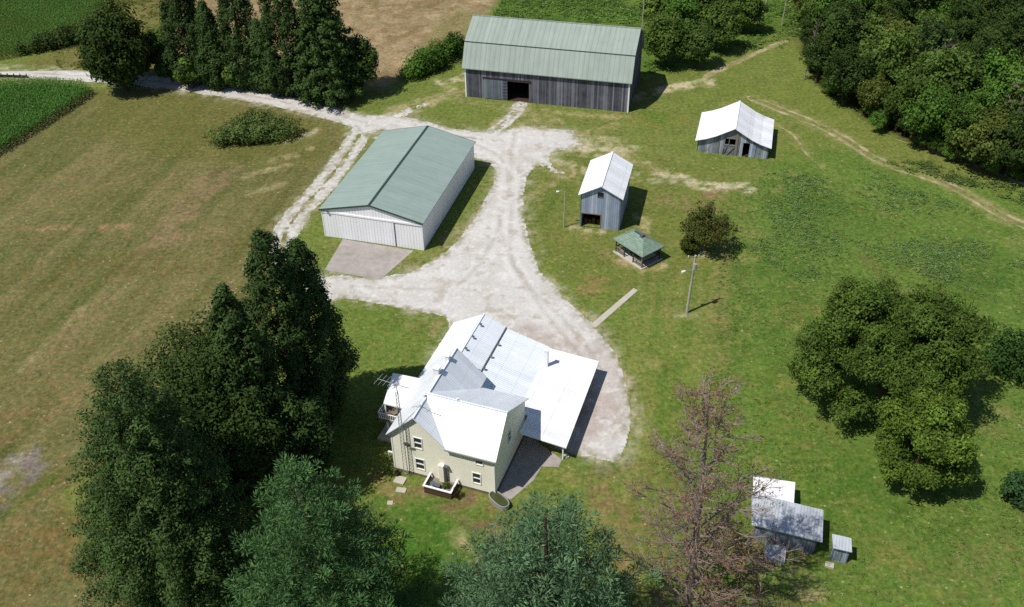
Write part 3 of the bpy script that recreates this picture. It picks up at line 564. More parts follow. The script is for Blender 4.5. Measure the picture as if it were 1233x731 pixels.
mb = MB(); mb.bar((4.4, -.06, .1), (4.95, -.06, 1.7), .14, .05); mb.bar((5.0, -.06, .1), (6.1, -.06, 1.6), .14, .05); mb.bar((4.2, -.1, .05), (4.4, -.05, 1.2), .12, .05); mb.build('loose_board', 'timber', C_)
mb = MB(); mb.box((8.62, -.1, .05), (9.6, -.02, 2.5)); mb.build('door', 'gran_wood', C_)
mb = MB(); mb.slab([(.2, .2), (Wd - .2, .2), (Wd - .2, Ln - .2), (.2, Ln - .2)], .01, .04); mb.build('floor', 'inside', C_)

# ------------------------------------------------------------------ pavilion with hipped roof
a0, a1, a2 = G(741.5, 303.6), G(772.3, 323.4), G(788.7, 303.7)
ux = (a1 - a0)[:2]; LW = float(np.hypot(*ux)); rz = math.atan2(ux[1], ux[0]); DP = 3.6
P_ = thing('pavilion', 'small open picnic pavilion with a green shingled hip roof', 'pavilion', (a0[0], a0[1], 0), rz)
mb = MB(); mb.slab([(-.3, -.35), (LW + .3, -.35), (LW + .3, DP + .3), (-.3, DP + .3)], -.05, .14); mb.build('floor', 'concrete', P_)
e = .42; z1, z2 = 2.35, 3.75
mb = MB(); r0, r1 = (1.75, DP / 2), (LW - 1.75, DP / 2)
ev = [(-e, -e, z1), (LW + e, -e, z1), (LW + e, DP + e, z1), (-e, DP + e, z1)]
vs = ev + [(r0[0], r0[1], z2), (r1[0], r1[1], z2)] + [(x, y, z - .12) for x, y, z in ev]
mb.add(vs, [(0, 1, 5, 4), (1, 2, 5), (2, 3, 4, 5), (3, 0, 4), (0, 6, 7, 1), (1, 7, 8, 2), (2, 8, 9, 3), (3, 9, 6, 0), (6, 9, 8, 7)]); rf = mb.build('roof', 'shingle', P_)
MB().bar((r0[0], r0[1], z2 + .02), (r1[0], r1[1], z2 + .02), .22, .07).build('ridge_cap', 'trim_green', rf)
MB().box((r1[0] - .5, DP / 2 - .32, z2 - .1), (r1[0] + .05, DP / 2 + .22, z2 + .32)).build('vent', 'darksteel', rf)
for x in (0, 1.75, LW - 1.75, LW):
    for y in (0, DP):
        MB().box((x - .07, y - .07, .14), (x + .07, y + .07, z1 - .1)).build('post', 'timber' if x == LW and y == 0 else 'trim_green', P_)
for x0, x1 in ((.07, 1.68), (LW - 1.68, LW - .07)):
    mb = MB(); mb.box((x0, -.05, .95), (x1, .05, 1.07)); mb.box((x0, -.04, .4), (x1, .04, .48))
    for k in range(8): x = x0 + (k + .5) * (x1 - x0) / 8; mb.box((x - .025, -.025, .48), (x + .025, .025, .95))
    mb.build('railing', 'timber', P_)
mb = MB(); mb.box((-.05, .07, .95), (.05, DP - .07, 1.07)); mb.box((LW - .05, .07, .95), (LW + .05, DP - .07, 1.07)); mb.box((.07, DP - .05, .95), (LW - .07, DP + .05, 1.07))
for k in range(14): y = .2 + k * (DP - .4) / 13; mb.box((LW - .025, y, .14), (LW + .025, y + .05, .95)); mb.box((-.025, y, .14), (.025, y + .05, .95))
mb.build('railing', 'dark_wood', P_)
Tb = thing('picnic_table', 'brown picnic table under the green hip roof of the pavilion', 'table', tuple(P_.matrix_basis @ Vector((LW / 2, DP / 2, .14))), rz)
MB().box((-.9, -.38, .7), (.9, .38, .76)).build('tabletop', 'brown_wood', Tb)
for s in (-1, 1): MB().box((-.9, s * .72 - .13, .4), (.9, s * .72 + .13, .45)).build('bench', 'brown_wood', Tb)
for x in (-.65, .65):
    mb = MB(); mb.bar((x, -.6, 0), (x, -.2, .7), .08, .05); mb.bar((x, .6, 0), (x, .2, .7), .08, .05); mb.bar((x, -.72, .37), (x, .72, .37), .08, .05); mb.build('leg', 'brown_wood', Tb)

# ------------------------------------------------------------------ farmhouse
HY = -.352
H = thing('farmhouse', 'two storey cream clapboard farmhouse with steep bright metal roofs and a lower rear part', 'house', (-13.2, 72.35, 0), HY)
W_, wl, D, he = 11.8, 6.2, 11.3, 5.9
au, hrl, vr, hr, vb, hb = 3.05, 9.0, 3.3, 9.25, 9.85, 5.35
win = dict(w1=(2.75, 3.6, 4.35, 5.85), w2=(2.72, 3.66, 1.15, 2.65), w3=(9.75, 10.5, 4.25, 5.35), w4=(9.35, 10.17, 1.25, 2.75))
mb = MB()
wall(mb, (0, 0), (1, 0), W_, [(0, he), (au, hrl - .08), (wl + .1, he), (W_, he)], list(win.values()))
wall(mb, (W_, 0), (0, 1), vb, [(0, he), (vr, hr - .1), (vb, hb)], [(4.2, 5., 3.9, 5.2)])
wall(mb, (W_, vb), (-1, 0), W_ - wl, [(0, hb), (W_ - wl, hb)])
wall(mb, (wl, vb), (0, 1), D - vb, [(0, he), (D - vb, he)])
wall(mb, (wl, D), (-1, 0), wl, [(0, he), (wl - au, hrl - .08), (wl, he)])
wall(mb, (0, D), (0, -1), D, [(0, he), (D, he)], [(2.2, 3.2, .3, 2.4), (4., 4.9, .3, 2.4), (2.2, 3.1, 3.2, 5.2)])
hw = mb.build('wall', 'siding', H)
mb = MB(); mb.box((-.04, -.05, 0), (W_ + .04, -.003, .32)); mb.box((W_ + .003, -.05, 0), (W_ + .05, vb, .32)); mb.box((-.05, -.05, 0), (-.003, D, .32)); mb.build('foundation', 'stone', H)
def window(parent, u0, u1, z0, z1, face='front', at=0.):
    f = .1; T = (lambda u, d, z: (u, -d, z)) if face == 'front' else ((lambda u, d, z: (W_ + d, u, z)) if face == 'right' else (lambda u, d, z: (-d, u, z)))
    def bx(mb, a, b): 
        p, q = T(*a), T(*b); mb.box([min(x, y) for x, y in zip(p, q)], [max(x, y) for x, y in zip(p, q)])
    mb = MB(); zm = (z0 + z1) / 2
    for a, b in (((u0 - f, .003, z0 - f), (u1 + f, .07, z0)), ((u0 - f, .003, z1), (u1 + f, .06, z1 + f)), ((u0 - f, .003, z0), (u0, .06, z1)), ((u1, .003, z0), (u1 + f, .06, z1)), ((u0, -.05, zm - .06), (u1, .03, zm + .06))): bx(mb, a, b)
    o = mb.build('window', 'white', parent)
    mb = MB(); bx(mb, (u0, -.09, z0), (u1, -.06, z1)); mb.build('pane', 'glass', o); return o
for k in win: window(H, *win[k])
window(H, 4.2, 5., 3.9, 5.2, 'right')
for a in ((D - 3.2, D - 2.2, .3, 2.4), (D - 4.9, D - 4., .3, 2.4), (D - 3.1, D - 2.2, 3.2, 5.2)): window(H, *a, 'left')
# roofs
o_ = .38
sl_ = (hrl - he) / au
mb = MB(); mb.roof([(-o_, he - o_ * sl_ + .12), (au, hrl + .12), (wl + o_, he - o_ * sl_ + .12)], -o_, D + .3, .13); mr = mb.build('main_roof', 'house_roof', H)
MB().bar((au, -o_ - .02, hrl + .13), (au, D + .32, hrl + .13), .26, .06).build('ridge_cap', 'house_roof', mr)
mb = MB(); s1 = (hr - he) / vr; s2 = (hr - hb) / (vb - vr)
pr = [(-o_, he - o_ * s1 + .14), (vr, hr + .14), (vb + .3, hb - .3 * s2 + .14)]
n_ = 2.75; W2 = W_ + .35
f0, f1, f2 = pr
mb = MB()
def slope(mb, p, q, x0, xq, x1, th=.12):
    mb.add([(x0, p[0], p[1]), (x1, p[0], p[1]), (x1, q[0], q[1]), (xq, q[0], q[1]), (x0, p[0], p[1] - th), (x1, p[0], p[1] - th), (x1, q[0], q[1] - th), (xq, q[0], q[1] - th)],
           [(0, 1, 2, 3), (7, 6, 5, 4), (0, 4, 5, 1), (1, 5, 6, 2), (2, 6, 7, 3), (3, 7, 4, 0)])
slope(mb, f0, f1, wl + .2, n_, W2); wr = mb.build('front_roof', 'bright_roof', H)  # lit front slope painted lighter than the back slope
mb = MB(); slope(mb, f1, f2, n_, 6.75, W2); mb.build('back_roof', 'house_roof', H)
MB().bar((n_ - .02, vr, hr + .16), (W2 + .02, vr, hr + .16), .22, .06).build('ridge_cap', 'house_roof', wr)
mb = MB(); mb.box((wl + .2, -o_ - .12, he - o_ * s1 - .02), (W2, -o_ - .003, he - o_ * s1 + .12)); gt = mb.build('gutter', 'steel', H)
MB().tube([(W_ + .12, -o_ - .05, he - .4), (W_ + .06, -.1, he - .8), (W_ + .06, -.1, .1)], .06, 6).build('downspout', 'white', H)
MB().box((W_ - .16, -.04, .32), (W_ + .03, -.003, he - .1)).build('corner_trim', 'white', H)
MB().box((-.03, -.04, .32), (.14, -.003, he - .1)).build('corner_trim', 'white', H)
# rear part and carport
ru = [(-1.85, 3.45), (2.15, 5.75)]; rv = [(2.15, 5.75), (5.05, 4.42)]; rw = [(5.05, 4.27), (10.75, 2.72)]; rx = [(10.75, 2.72), (17.1, 2.35)]
V0, V1 = 9.9, 22.3
mb = MB(); wall(mb, (-1.35, V1 - .3), (0, -1), V1 - .3 - D + .0, [(0, 3.6), (20, 3.6)], [(2.5, 3.5, .9, 2.5), (6, 7, .9, 2.5)]); wall(mb, (10.3, V1 - .3), (-1, 0), 11.65, [(0, 2.7), (5.25, 4.1), (8.15, 5.55), (11.65, 3.6)]); wall(mb, (10.3, 9.9), (0, 1), V1 - .3 - 9.9, [(0, 2.65), (V1 - .3 - 9.9, 2.65)], [(2.4, 3.4, 0, 2.1), (5, 6.4, .9, 2.)]); wall(mb, (-1.35, D), (1, 0), 1.35, [(0, 3.6), (1.35, 4.3)])
mb.build('rear_wall', 'siding', H)
mb = MB(); mb.roof(ru + [rv[1]], D - .6, V1, .12); rr = mb.build('rear_roof', 'house_roof', H)
MB().bar((2.15, D + .1, 5.78), (2.15, V1 + .02, 5.78), .26, .06).build('ridge_cap', 'house_roof', rr)
mb = MB(); mb.roof(rw, 8.8, V1, .1); mb.build('lower_rear_roof', 'house_roof', H)
MB().box((5.02, 10.3, 4.28), (5.14, V1, 4.44)).build('step_shadow_strip', 'darksteel', H)  # dark strip painting the shadow gap where the upper roof overlaps the lower
# carport sheet: its edge runs along the house wall
mb = MB(); mb.slab([(10.75, vb + .32), (12.02, vb + .32), (12.02, 7.2), (17.45, 7.0), (17.0, 22.1), (10.75, 22.1)], [2.62, 2.52, 2.52, 2.22, 2.25, 2.62], [2.72, 2.64, 2.64, 2.33, 2.36, 2.72]); cp = mb.build('carport_roof', 'white_roof', H)  # paler metal puts the flatter roof's stronger light into its colour
MB().bar((17.47, 7.0, 2.27), (17.02, 22.1, 2.3), .1, .16).build('fascia', 'white', cp)
for v in (7.4, 12.2, 17., 21.7): MB().box((17. - (v - 7) * .03, v - .07, 0), (17.14 - (v - 7) * .03, v + .07, 2.2)).build('carport_post', 'white', H)
mb = MB(); mb.box((-1.95, D - .5, 3.3), (-1.83, V1, 3.46)); mb.build('gutter', 'white', H)
def chimney(u, v, z0, z1, w, m, capm='white', nm='chimney'):
    c = MB().box((u - w / 2, v - w / 2, z0), (u + w / 2, v + w / 2, z1)).build(nm, m, H)
    MB().box((u - w / 2 - .07, v - w / 2 - .07, z1), (u + w / 2 + .07, v + w / 2 + .07, z1 + .1)).build('cap', capm, c)
chimney(11.4, 18.9, 2.3, 5.1, .4, 'white'); chimney(2.95, 9.3, 8.4, 9.7, .4, 'white'); chimney(2.7, 6.9, 8.2, 9.85, .6, 'white')
for u, v, zz in ((2.6, 20.1, 5.6), (2.6, 17.6, 5.6), (2.6, 15.3, 5.6), (5.3, 18.8, 4.3), (5.3, 16.4, 4.3), (5.3, 14.1, 4.3)):
    p = MB().tube([(u, v, zz - .25), (u, v, zz + .3)], .09, 8).build('vent_pipe', 'steel', H); MB().tube([(u, v, zz + .3), (u, v, zz + .4)], [.18, .12], 8).build('vent_cap', 'darksteel', p)
for u, v, z in ((2.95, 2.9, 9.2), (6.6, 3.3, 9.35)): MB().tube([(u, v, z), (u, v, z + .35)], .12, 8).build('roof_vent', 'white', H)
# side porch, two storeys
mb = MB(); mb.slab([(-4.05, 9.1), (-2.85, 4.15), (-.1, 4.0), (-.1, 9.1)], [5.2, 5.2, 5.32, 5.32], [5.35, 5.35, 5.5, 5.5]); mb.build('porch_roof', 'bright_roof', H)
mb = MB(); mb.slab([(-3.7, 8.9), (-3.7, 4.0), (-.003, 4.0), (-.003, 8.9)], 2.7, 2.88); pf = mb.build('balcony', 'timber', H)
mb = MB()
for a, b in (((-3.65, 8.85), (-3.65, 4.05)), ((-3.65, 4.05), (-.05, 4.05))):
    mb.bar((*a, 3.8), (*b, 3.8), .1, .08); mb.bar((*a, 3.05), (*b, 3.05), .06, .06)
    for k in range(15): t = (k + .5) / 15; x, y = a[0] + (b[0] - a[0]) * t, a[1] + (b[1] - a[1]) * t; mb.box((x - .03, y - .03, 3.05), (x + .03, y + .03, 3.8))
mb.build('railing', 'white', pf)
for x, y in ((-3.55, 8.7), (-2.75, 4.3), (-.2, 4.3)): MB().box((x - .07, y - .07, 0), (x + .07, y + .07, 5.3)).build('porch_post', 'white', H)
mb = MB(); mb.slab([(-3.8, 8.9), (-3.8, 3.4), (-.06, 3.4), (-.06, 8.9)], 0., .3); mb.build('porch_floor', 'concrete', H)
mb = MB(); mb.box((-1.4, 1.3, .9), (-.06, 1.45, 1.05)); mb.box((-1.4, 1.3, 0), (-1.3, 1.4, .9)); mb.box((-1.0, 2.2, 1.5), (-.06, 2.3, 1.62)); mb.build('side_rail', 'white', H)
# chase and flue on the facade
MB().box((5.55, -.4, 0), (6.1, -.06, 2.9)).build('chimney_chase', 'siding', H)
mb = MB(); mb.tube([(6.25, -.25, .3), (6.25, -.25, 2.85)], .13, 8); mb.box((6.12, -.45, 2.75), (6.6, -.1, 2.95)); mb.build('flue', 'darksteel', H)
# things at the house
HM = Matrix.Translation((-13.2, 72.35, 0)) @ Matrix.Rotation(HY, 4, 'Z')
def hl(u, v, z=0.): return tuple(HM @ Vector((u, v, z)))
hx = np.array(hl(0, 0))
Dk = thing('side_deck', 'small raised deck with white topped rails against the cream facade', 'deck', hl(4.45, -2.0), HY)
mb = MB(); mb.box((0, 0, .35), (3.1, 1.9, .45)); mb.build('floor', 'timber', Dk)
mb = MB(); mb.box((-.02, -.05, 0), (3.12, .0, .34))
for k in range(22): mb.box((k * .142, -.06, .45), (k * .142 + .06, -.01, 1.05))
mb.build('skirt', 'brown_wood', Dk)
for x in (-.02, 3.06):
    mb = MB(); mb.box((x, .1, .46), (x + .05, 1.9, .52))
    for k in range(12): mb.box((x + .005, .1 + k * .15, .52), (x + .045, .17 + k * .15, 1.05))
    mb.build('railing', 'dark_wood', Dk)
mb = MB(); mb.box((-.12, -.14, 1.05), (3.22, .06, 1.15)); mb.box((-.12, .062, 1.05), (.08, 1.9, 1.15)); mb.box((3.02, .062, 1.05), (3.22, 1.9, 1.15)); mb.build('rail_cap', 'white', Dk)
Pt = thing('bucket', 'white bucket standing on the small deck by its left rail', 'bucket', hl(5.1, -1.2, .45), HY)
MB().tube([(0, 0, 0), (0, 0, .4)], [.2, .27], 12).build('body', 'white', Pt); MB().tube([(0, 0, .4), (0, 0, .43)], [.29, .29], 12).build('rim', 'blue', Pt)
Pt = thing('storage_box', 'blue grey plastic box standing on the small deck', 'box', hl(5.7, -1.3, .45), HY)
MB().box((-.3, -.22, 0), (.3, .22, .4)).build('body', 'blue', Pt); MB().box((-.33, -.25, .4), (.33, .25, .46)).build('lid', 'darksteel', Pt)
for k, (u, v, sz, lb) in enumerate(((1.25, -1.35, (1., .85, .14), 'pale square concrete slab lying in the grass by the mast'), (1.95, -2.6, (.9, .55, .1), 'narrow worn stepping slab in bare earth near the deck'), (1.6, -4.6, (.5, .45, .1), 'small lone stepping stone in the grass below the facade'))):
    o = MB().box((-sz[0] / 2 * 1.2, -sz[1] / 2 * 1.2, -.05), (sz[0] / 2 * 1.2, sz[1] / 2 * 1.2, sz[2])).build('paving_slab', 'concrete'); o.location = hl(u, v); o.rotation_euler = (0, 0, HY + .15 * k); tag(o, lb, 'slab')
# stock tank
gT = G(601, 606)
Tk = thing('stock_tank', 'oval galvanised stock tank full of green weedy water', 'trough', (gT[0], gT[1], 0), HY - .5)
def oval(a, b, z, n=28): return [(math.copysign(abs(math.cos(t)) ** .75, math.cos(t)) * a, math.copysign(abs(math.sin(t)) ** .75, math.sin(t)) * b, z) for t in (2 * math.pi * k / n for k in range(n))]
n = 28; rings = [oval(1.3, .62, 0), oval(1.35, .66, .72), oval(1.27, .58, .72), oval(1.25, .56, .1)]
mb = MB(); mb.add([p for r in rings for p in r], [(i * n + k, i * n + (k + 1) % n, (i + 1) * n + (k + 1) % n, (i + 1) * n + k) for i in range(3) for k in range(n)]); mb.build('body', 'steel', Tk)
mb = MB(); mb.add(oval(1.26, .57, .58), [tuple(range(n))]); mb.build('water', 'greenwater', Tk)
# antenna mast
Am = thing('antenna_mast', 'tall thin triangular antenna tower at the left end of the house front', 'antenna', hl(1.65, -.55), HY)
legs = [(-.25, 0), (.25, 0), (0, .38)]; hh = 12.4
for x, y in legs: MB().tube([(x, y, 0), (x * .55, y * .55, hh)], .035, 5).build('leg', 'steel', Am)
mb = MB()
for k in range(24):
    z = .4 + k * .5; f = 1 - .45 * z / hh; q = [(x * f, y * f, z) for x, y in legs]; q2 = [(x * f, y * f, z + .5) for x, y in legs]
    for i in range(3): mb.tube([q[i], q[(i + 1) % 3]], .014, 4); mb.tube([q[i], q2[(i + 1) % 3]], .012, 4)
mb.build('lattice', 'steel', Am)
mb = MB(); mb.tube([(0, .1, hh - .3), (0, .1, hh + 1.2)], .04, 5); mb.tube([(-2.2, .3, hh + 1.), (1.5, -.1, hh + 1.1)], .035, 5)
for k in range(8): x = -2.1 + k * .48; l = .9 - k * .06; mb.tube([(x - .1, .3 - l, hh + 1.02), (x + .1, .25 + l, hh + 1.02)], .018, 4)
mb.build('aerial', 'steel', Am)
Sd = thing('satellite_dish', 'small dark satellite dish fixed to the facade near the upper gable window', 'satellite dish', hl(2.1, -.05, 5.0), HY)
mb = MB(); ring = [[(math.cos(t) * r, -.5 + .35 * r * r - .2 * math.sin(t) * r, math.sin(t) * r) for t in (2 * math.pi * k / 16 for k in range(16))] for r in (.02, .2, .42)]
mb.add([p for r in ring for p in r], [(i * 16 + k, i * 16 + (k + 1) % 16, (i + 1) * 16 + (k + 1) % 16, (i + 1) * 16 + k) for i in range(2) for k in range(16)]); mb.build('dish', 'darksteel', Sd)
MB().tube([(0, 0, -.2), (0, -.25, -.2), (0, -.5, 0)], .03, 6).build('bracket', 'steel', Sd); MB().tube([(0, -.5, -.3), (0, -.95, -.05)], .025, 5).build('feed_arm', 'steel', Sd)
# patio by the carport
pt = MB(); pt.slab([hl(*p)[:2] for p in ((11.9, -.3), (13.6, .1), (15.0, 3.4), (15.2, 5.6), (17., 6.1), (17., 7.3), (11.9, 9.8))], -.1, .03); tag(pt.build('patio', 'concrete_dark'), kind='structure')
o = MB(); gS = G(680, 550)
for k in range(7):
    a = random.uniform(0, 6.28); r = random.uniform(0, .55); sz = random.uniform(.12, .28); o.box((r * math.cos(a) - sz, r * math.sin(a) - sz * .7, -.02), (r * math.cos(a) + sz, r * math.sin(a) + sz * .7, sz))
o = o.build('stone_pile', 'concrete'); o.location = (gS[0], gS[1], 0); tag(o, 'little heap of pale stones at the carport corner post', 'stones')

# ------------------------------------------------------------------ outbuildings, lower right
bl, br = G(926.5, 668), G(979, 673.9)
z_f = 2.55
TL, TR, BR, BL = G(905, 593.5, 2.75), G(991.5, 614.3, 2.75), G(990.6, 651.1, z_f), G(905, 631.5, z_f)
yaw_o = math.atan2(TR[1] - TL[1], TR[0] - TL[0]); O0 = BL
OB = thing('chicken_house', 'grey metal roofed shed dappled by the shade of the dead tree', 'shed', (O0[0], O0[1], 0), yaw_o)
IM = (Matrix.Translation((O0[0], O0[1], 0)) @ Matrix.Rotation(yaw_o, 4, 'Z')).inverted()
lo = lambda p: IM @ Vector(p)
tl, tr, br_, bl_ = [lo(p) for p in (TL, TR, BR, BL)]
Lx = br_.x; Dy = tr.y
mb = MB(); x0, x1, y0, y1 = .35, Lx - .45, .35, Dy - .2
wall(mb, (x0, y0), (1, 0), x1 - x0, [(0, 2.45), (x1 - x0, 2.45)], [(2.9, 3.7, 0, 1.95)]); wall(mb, (x1, y0), (0, 1), y1 - y0, [(0, 2.45), (y1 - y0, 2.65)]); wall(mb, (x1, y1), (-1, 0), x1 - x0, [(0, 2.65), (x1 - x0, 2.65)]); wall(mb, (x0, y1), (0, -1), y1 - y0, [(0, 2.65), (y1 - y0, 2.45)])
mb.build('wall', 'old_wood', OB)
MB().box((x0 + 2.85, y0 + .02, .03), (x0 + 3.75, y0 + .08, 1.93)).build('door', 'barn_wood', OB)
mb = MB(); mb.slab([(0, 0), (Lx, 0), (tr.x, Dy), (tl.x, tl.y)], [2.45, 2.45, 2.68, 2.68], [2.55, 2.55, 2.78, 2.78]); mb.build('roof', 'galv', OB)
WTL, WTR, WBR, WBL = [lo(G(*p)) for p in ((907, 573.5, 2.6), (957.6, 581, 2.6), (956.2, 604.1, 2.62), (907, 592.6, 2.62))]
WTL, WTR, WBR, WBL = [lo(G(*p)) for p in ((907, 573.5, 2.6), (957.6, 581, 2.6), (956.2, 604.1, 2.62), (907, 592.6, 2.62))] if False else [lo(G(907, 573.5, 1.95)), lo(G(957.6, 581, 1.95)), lo(G(956.2, 604.1, 2.6)), lo(G(907, 592.6, 2.6))]
mb = MB(); mb.slab([(WBL.x, Dy + .02), (WBR.x, Dy + .02), (WTR.x, WTR.y), (WTL.x, WTL.y)], [2.52, 2.52, 1.9, 1.9], [2.62, 2.62, 2., 2.]); mb.build('lean_to_roof', 'bright_roof', OB)
mb = MB(); wall(mb, (WTR.x - .2, Dy), (0, 1), WTR.y - Dy - .2, [(0, 2.5), (WTR.y - Dy - .2, 1.92)]); wall(mb, (WTR.x - .2, WTR.y - .2), (-1, 0), WTR.x - WTL.x - .4, [(0, 1.9), (20, 1.9)]); mb.build('lean_to_wall', 'old_wood', OB)
p = [lo(G(*q)) for q in ((921, 656, .9), (947, 659, .9), (945, 676, .5), (921, 673, .5))]
mb = MB(); mb.slab([(q.x, q.y) for q in p][::-1], 0., [.55, .55, 1.05, 1.05]); mb.build('low_hatch', 'galv', OB)
OH = [G(1002, 642.8, 2.45), G(1025.2, 648, 2.45), G(1026.1, 665, 2.2), G(1003, 659.6, 2.2)]
yo = math.atan2(OH[2][1] - OH[3][1], OH[2][0] - OH[3][0]); PR = thing('outhouse', 'small grey board outhouse with a single pitch metal roof', 'outhouse', (OH[3][0], OH[3][1], 0), yo)
IM2 = (Matrix.Translation((OH[3][0], OH[3][1], 0)) @ Matrix.Rotation(yo, 4, 'Z')).inverted(); q = [IM2 @ Vector(v) for v in OH]
mb = MB(); mb.slab([(q[3].x, q[3].y), (q[2].x, q[2].y), (q[1].x, q[1].y), (q[0].x, q[0].y)], [2.12, 2.12, 2.37, 2.37], [2.2, 2.2, 2.45, 2.45]); mb.build('roof', 'galv', PR)
wx_, wy_ = q[2].x, q[1].y
mb = MB(); x0, x1, y0, y1 = .12, wx_ - .18, .3, wy_ - .12
wall(mb, (x0, y0), (1, 0), x1 - x0, [(0, 2.14), (9, 2.14)], [(.35, 1., .05, 1.85)]); wall(mb, (x1, y0), (0, 1), y1 - y0, [(0, 2.14), (y1 - y0, 2.35)]); wall(mb, (x1, y1), (-1, 0), x1 - x0, [(0, 2.35), (9, 2.35)]); wall(mb, (x0, y1), (0, -1), y1 - y0, [(0, 2.35), (y1 - y0, 2.14)]); mb.build('wall', 'gran_wood', PR)
d = MB().box((x0 + .36, y0 + .02, .06), (x0 + .99, y0 + .07, 1.84)).build('door', 'old_wood', PR); MB().box((x0 + .88, y0 - .03, .95), (x0 + .93, y0 + .018, 1.1)).build('handle', 'darksteel', d)
gB = G(998.5, 681.5); o = MB().box((-.42, -.3, -.05), (.42, .3, .22)).build('step_block', 'concrete'); o.location = (gB[0], gB[1], 0); o.rotation_euler = (0, 0, yo); tag(o, 'pale concrete step block at the outhouse door corner', 'step')

# ------------------------------------------------------------------ poles
gp = G(827, 376.4)
UP_ = thing('utility_pole', 'leaning pale wooden utility pole with a transformer on the lawn', 'utility pole', (gp[0], gp[1], 0), .1)
MB().tube([(0, 0, 0), (.12, .06, 4.5), (.25, .12, 9.1)], [.19, .16, .13], 10).build('pole', 'pole', UP_)
mb = MB(); mb.bar((-.75, .12, 8.85), (.85, .12, 8.85), .1, .12); mb.build('crossarm', 'timber', UP_)
for x in (-.65, .7): MB().tube([(x, .12, 8.9), (x, .12, 9.15)], .06, 8).build('insulator', 'white', UP_)
MB().tube([(.24, -.2, 7.2), (.24, -.2, 8.0)], .24, 12).build('transformer', 'steel', UP_)
la = MB().tube([(.18, .1, 6.7), (-.5, -.2, 7.1), (-1.1, -.35, 7.15)], .04, 6).build('lamp_arm', 'steel', UP_); MB().tube([(-1.0, -.33, 7.12), (-1.5, -.42, 7.05)], [.1, .16], 8).build('lamp_head', 'white', la)
gl = G(679, 274)
LP = thing('yard_lamp', 'thin grey lamp pole with one arm beside the granary', 'lamp post', (gl[0], gl[1], 0), 0.)
MB().tube([(0, 0, 0), (.05, 0, 6.3)], [.1, .07], 8).build('pole', 'pole', LP)
la = MB().tube([(.05, 0, 6.2), (-.6, -.05, 6.4), (-.95, -.08, 6.35)], .035, 6).build('lamp_arm', 'steel', LP); MB().tube([(-.85, -.07, 6.36), (-1.25, -.1, 6.3)], [.1, .17], 8).build('lamp_head', 'white', la)
for (bx, by, ty, lean, r, nm, lb) in ((917, 22, -40, 1.6, .17, 'pole', 'white leaning pole in the brush behind the barn, nearest the woods'), (769, 90, 0, 0., .1, 'pole', 'thin grey pole behind the right end of the barn'), (941, 32, -40, .3, .1, 'pole', 'thin greenish pole at the very edge of the woods')):
    g_ = G(bx, by); h = height_to(g_, ty); t = thing('utility_pole', lb, 'utility pole', (g_[0], g_[1], 0)); MB().tube([(0, 0, 0), (lean, 0, h)], [r, r * .8], 8).build('pole', 'pole', t); MB().bar((lean - .5, 0, h - .3), (lean + .5, 0, h - .3), .1, .1).build('crossarm', 'timber', t)
# low dark beam with short posts along the road
g0, g1 = G(2, 92.5), G(34, 93.5); v = g1 - g0; BG = thing('road_beam', 'low dark timber beam with short posts along the gravel road', 'bridge', (g0[0], g0[1], 0), math.atan2(v[1], v[0])); L = float(np.hypot(*v[:2]))
MB().box((-1, -.25, 0), (L, .0, .5)).build('side_beam', 'dark_wood', BG)
for k in range(5): MB().box((k * L / 4.2 - .1, .003, 0), (k * L / 4.2 + .1, .15, .75)).build('kerb_post', 'timber', BG)

# ------------------------------------------------------------------ vegetation
def unit(v): return v / (np.linalg.norm(v, axis=-1, keepdims=True) + 1e-9)
def rdir(n): return unit(rng.normal(size=(n, 3)))
def quads(P, Nn, Lg, Wd, Tg=None):
    """diamond leaves: centre P, normal Nn, length Lg, width Wd"""
    n = len(P); Tg = rdir(n) if Tg is None else Tg
    t = unit(Tg - Nn * np.sum(Tg * Nn, 1, keepdims=True)); b = np.cross(Nn, t)
    Lg = np.broadcast_to(np.asarray(Lg, float).reshape(-1, 1), (n, 1)); Wd = np.broadcast_to(np.asarray(Wd, float).reshape(-1, 1), (n, 1))
    V = np.stack([P - t * Lg / 2, P + b * Wd / 2 + t * Lg * .08, P + t * Lg / 2, P - b * Wd / 2 + t * Lg * .08], 1).reshape(-1, 3); return V
def leaf_mesh(name, V, tint, mat):
    n = len(V) // 4; F = np.arange(4 * n).reshape(n, 4); return np_mesh(name, V, F, mat, np.repeat(tint, 4, 0), 'tint')
def clumps(C, Rr, per, leaf, base, var=.28, flat=1., upb=.25, out=None, spread=.55, aspect=.55, spiky=False, yellow=.15):
    """C centres (n,3), Rr radii; leaves on the outside of each clump"""
    n = len(C); Rr = np.broadcast_to(np.asarray(Rr, float), (n,)); k = np.maximum(4, (per * (Rr / Rr.mean()) ** 2)).astype(int); idx = np.repeat(np.arange(n), k); m = len(idx)
    d = rdir(m); d[:, 2] = d[:, 2] + upb; d = unit(d); rr = Rr[idx] * (rng.random(m) ** .4)
    off = d * rr[:, None]; off[:, 2] *= flat; P = C[idx] + off
    if spiky: Tg = unit(d + .35 * rdir(m) + np.array([0, 0, .25])); Nn = unit(np.cross(Tg, rdir(m)))
    else:
        Tg = None; Nn = unit(d + spread * rdir(m) + np.array([0, 0, .25]) + (0 if out is None else .4 * out[idx]))
    s = leaf * (.7 + .6 * rng.random(m)); V = quads(P, Nn, s, s * aspect, Tg)
    cb = 1 + var * (rng.random(n) * 2 - 1); lb = 1 + .22 * (rng.random(m) * 2 - 1); t = np.asarray(base)[None] * (cb[idx] * lb)[:, None]
    yl = (rng.random(n) * yellow)[idx][:, None]; t = t * (1 - yl) + yl * t * np.array([1.7, 1.25, .7]); return V, t
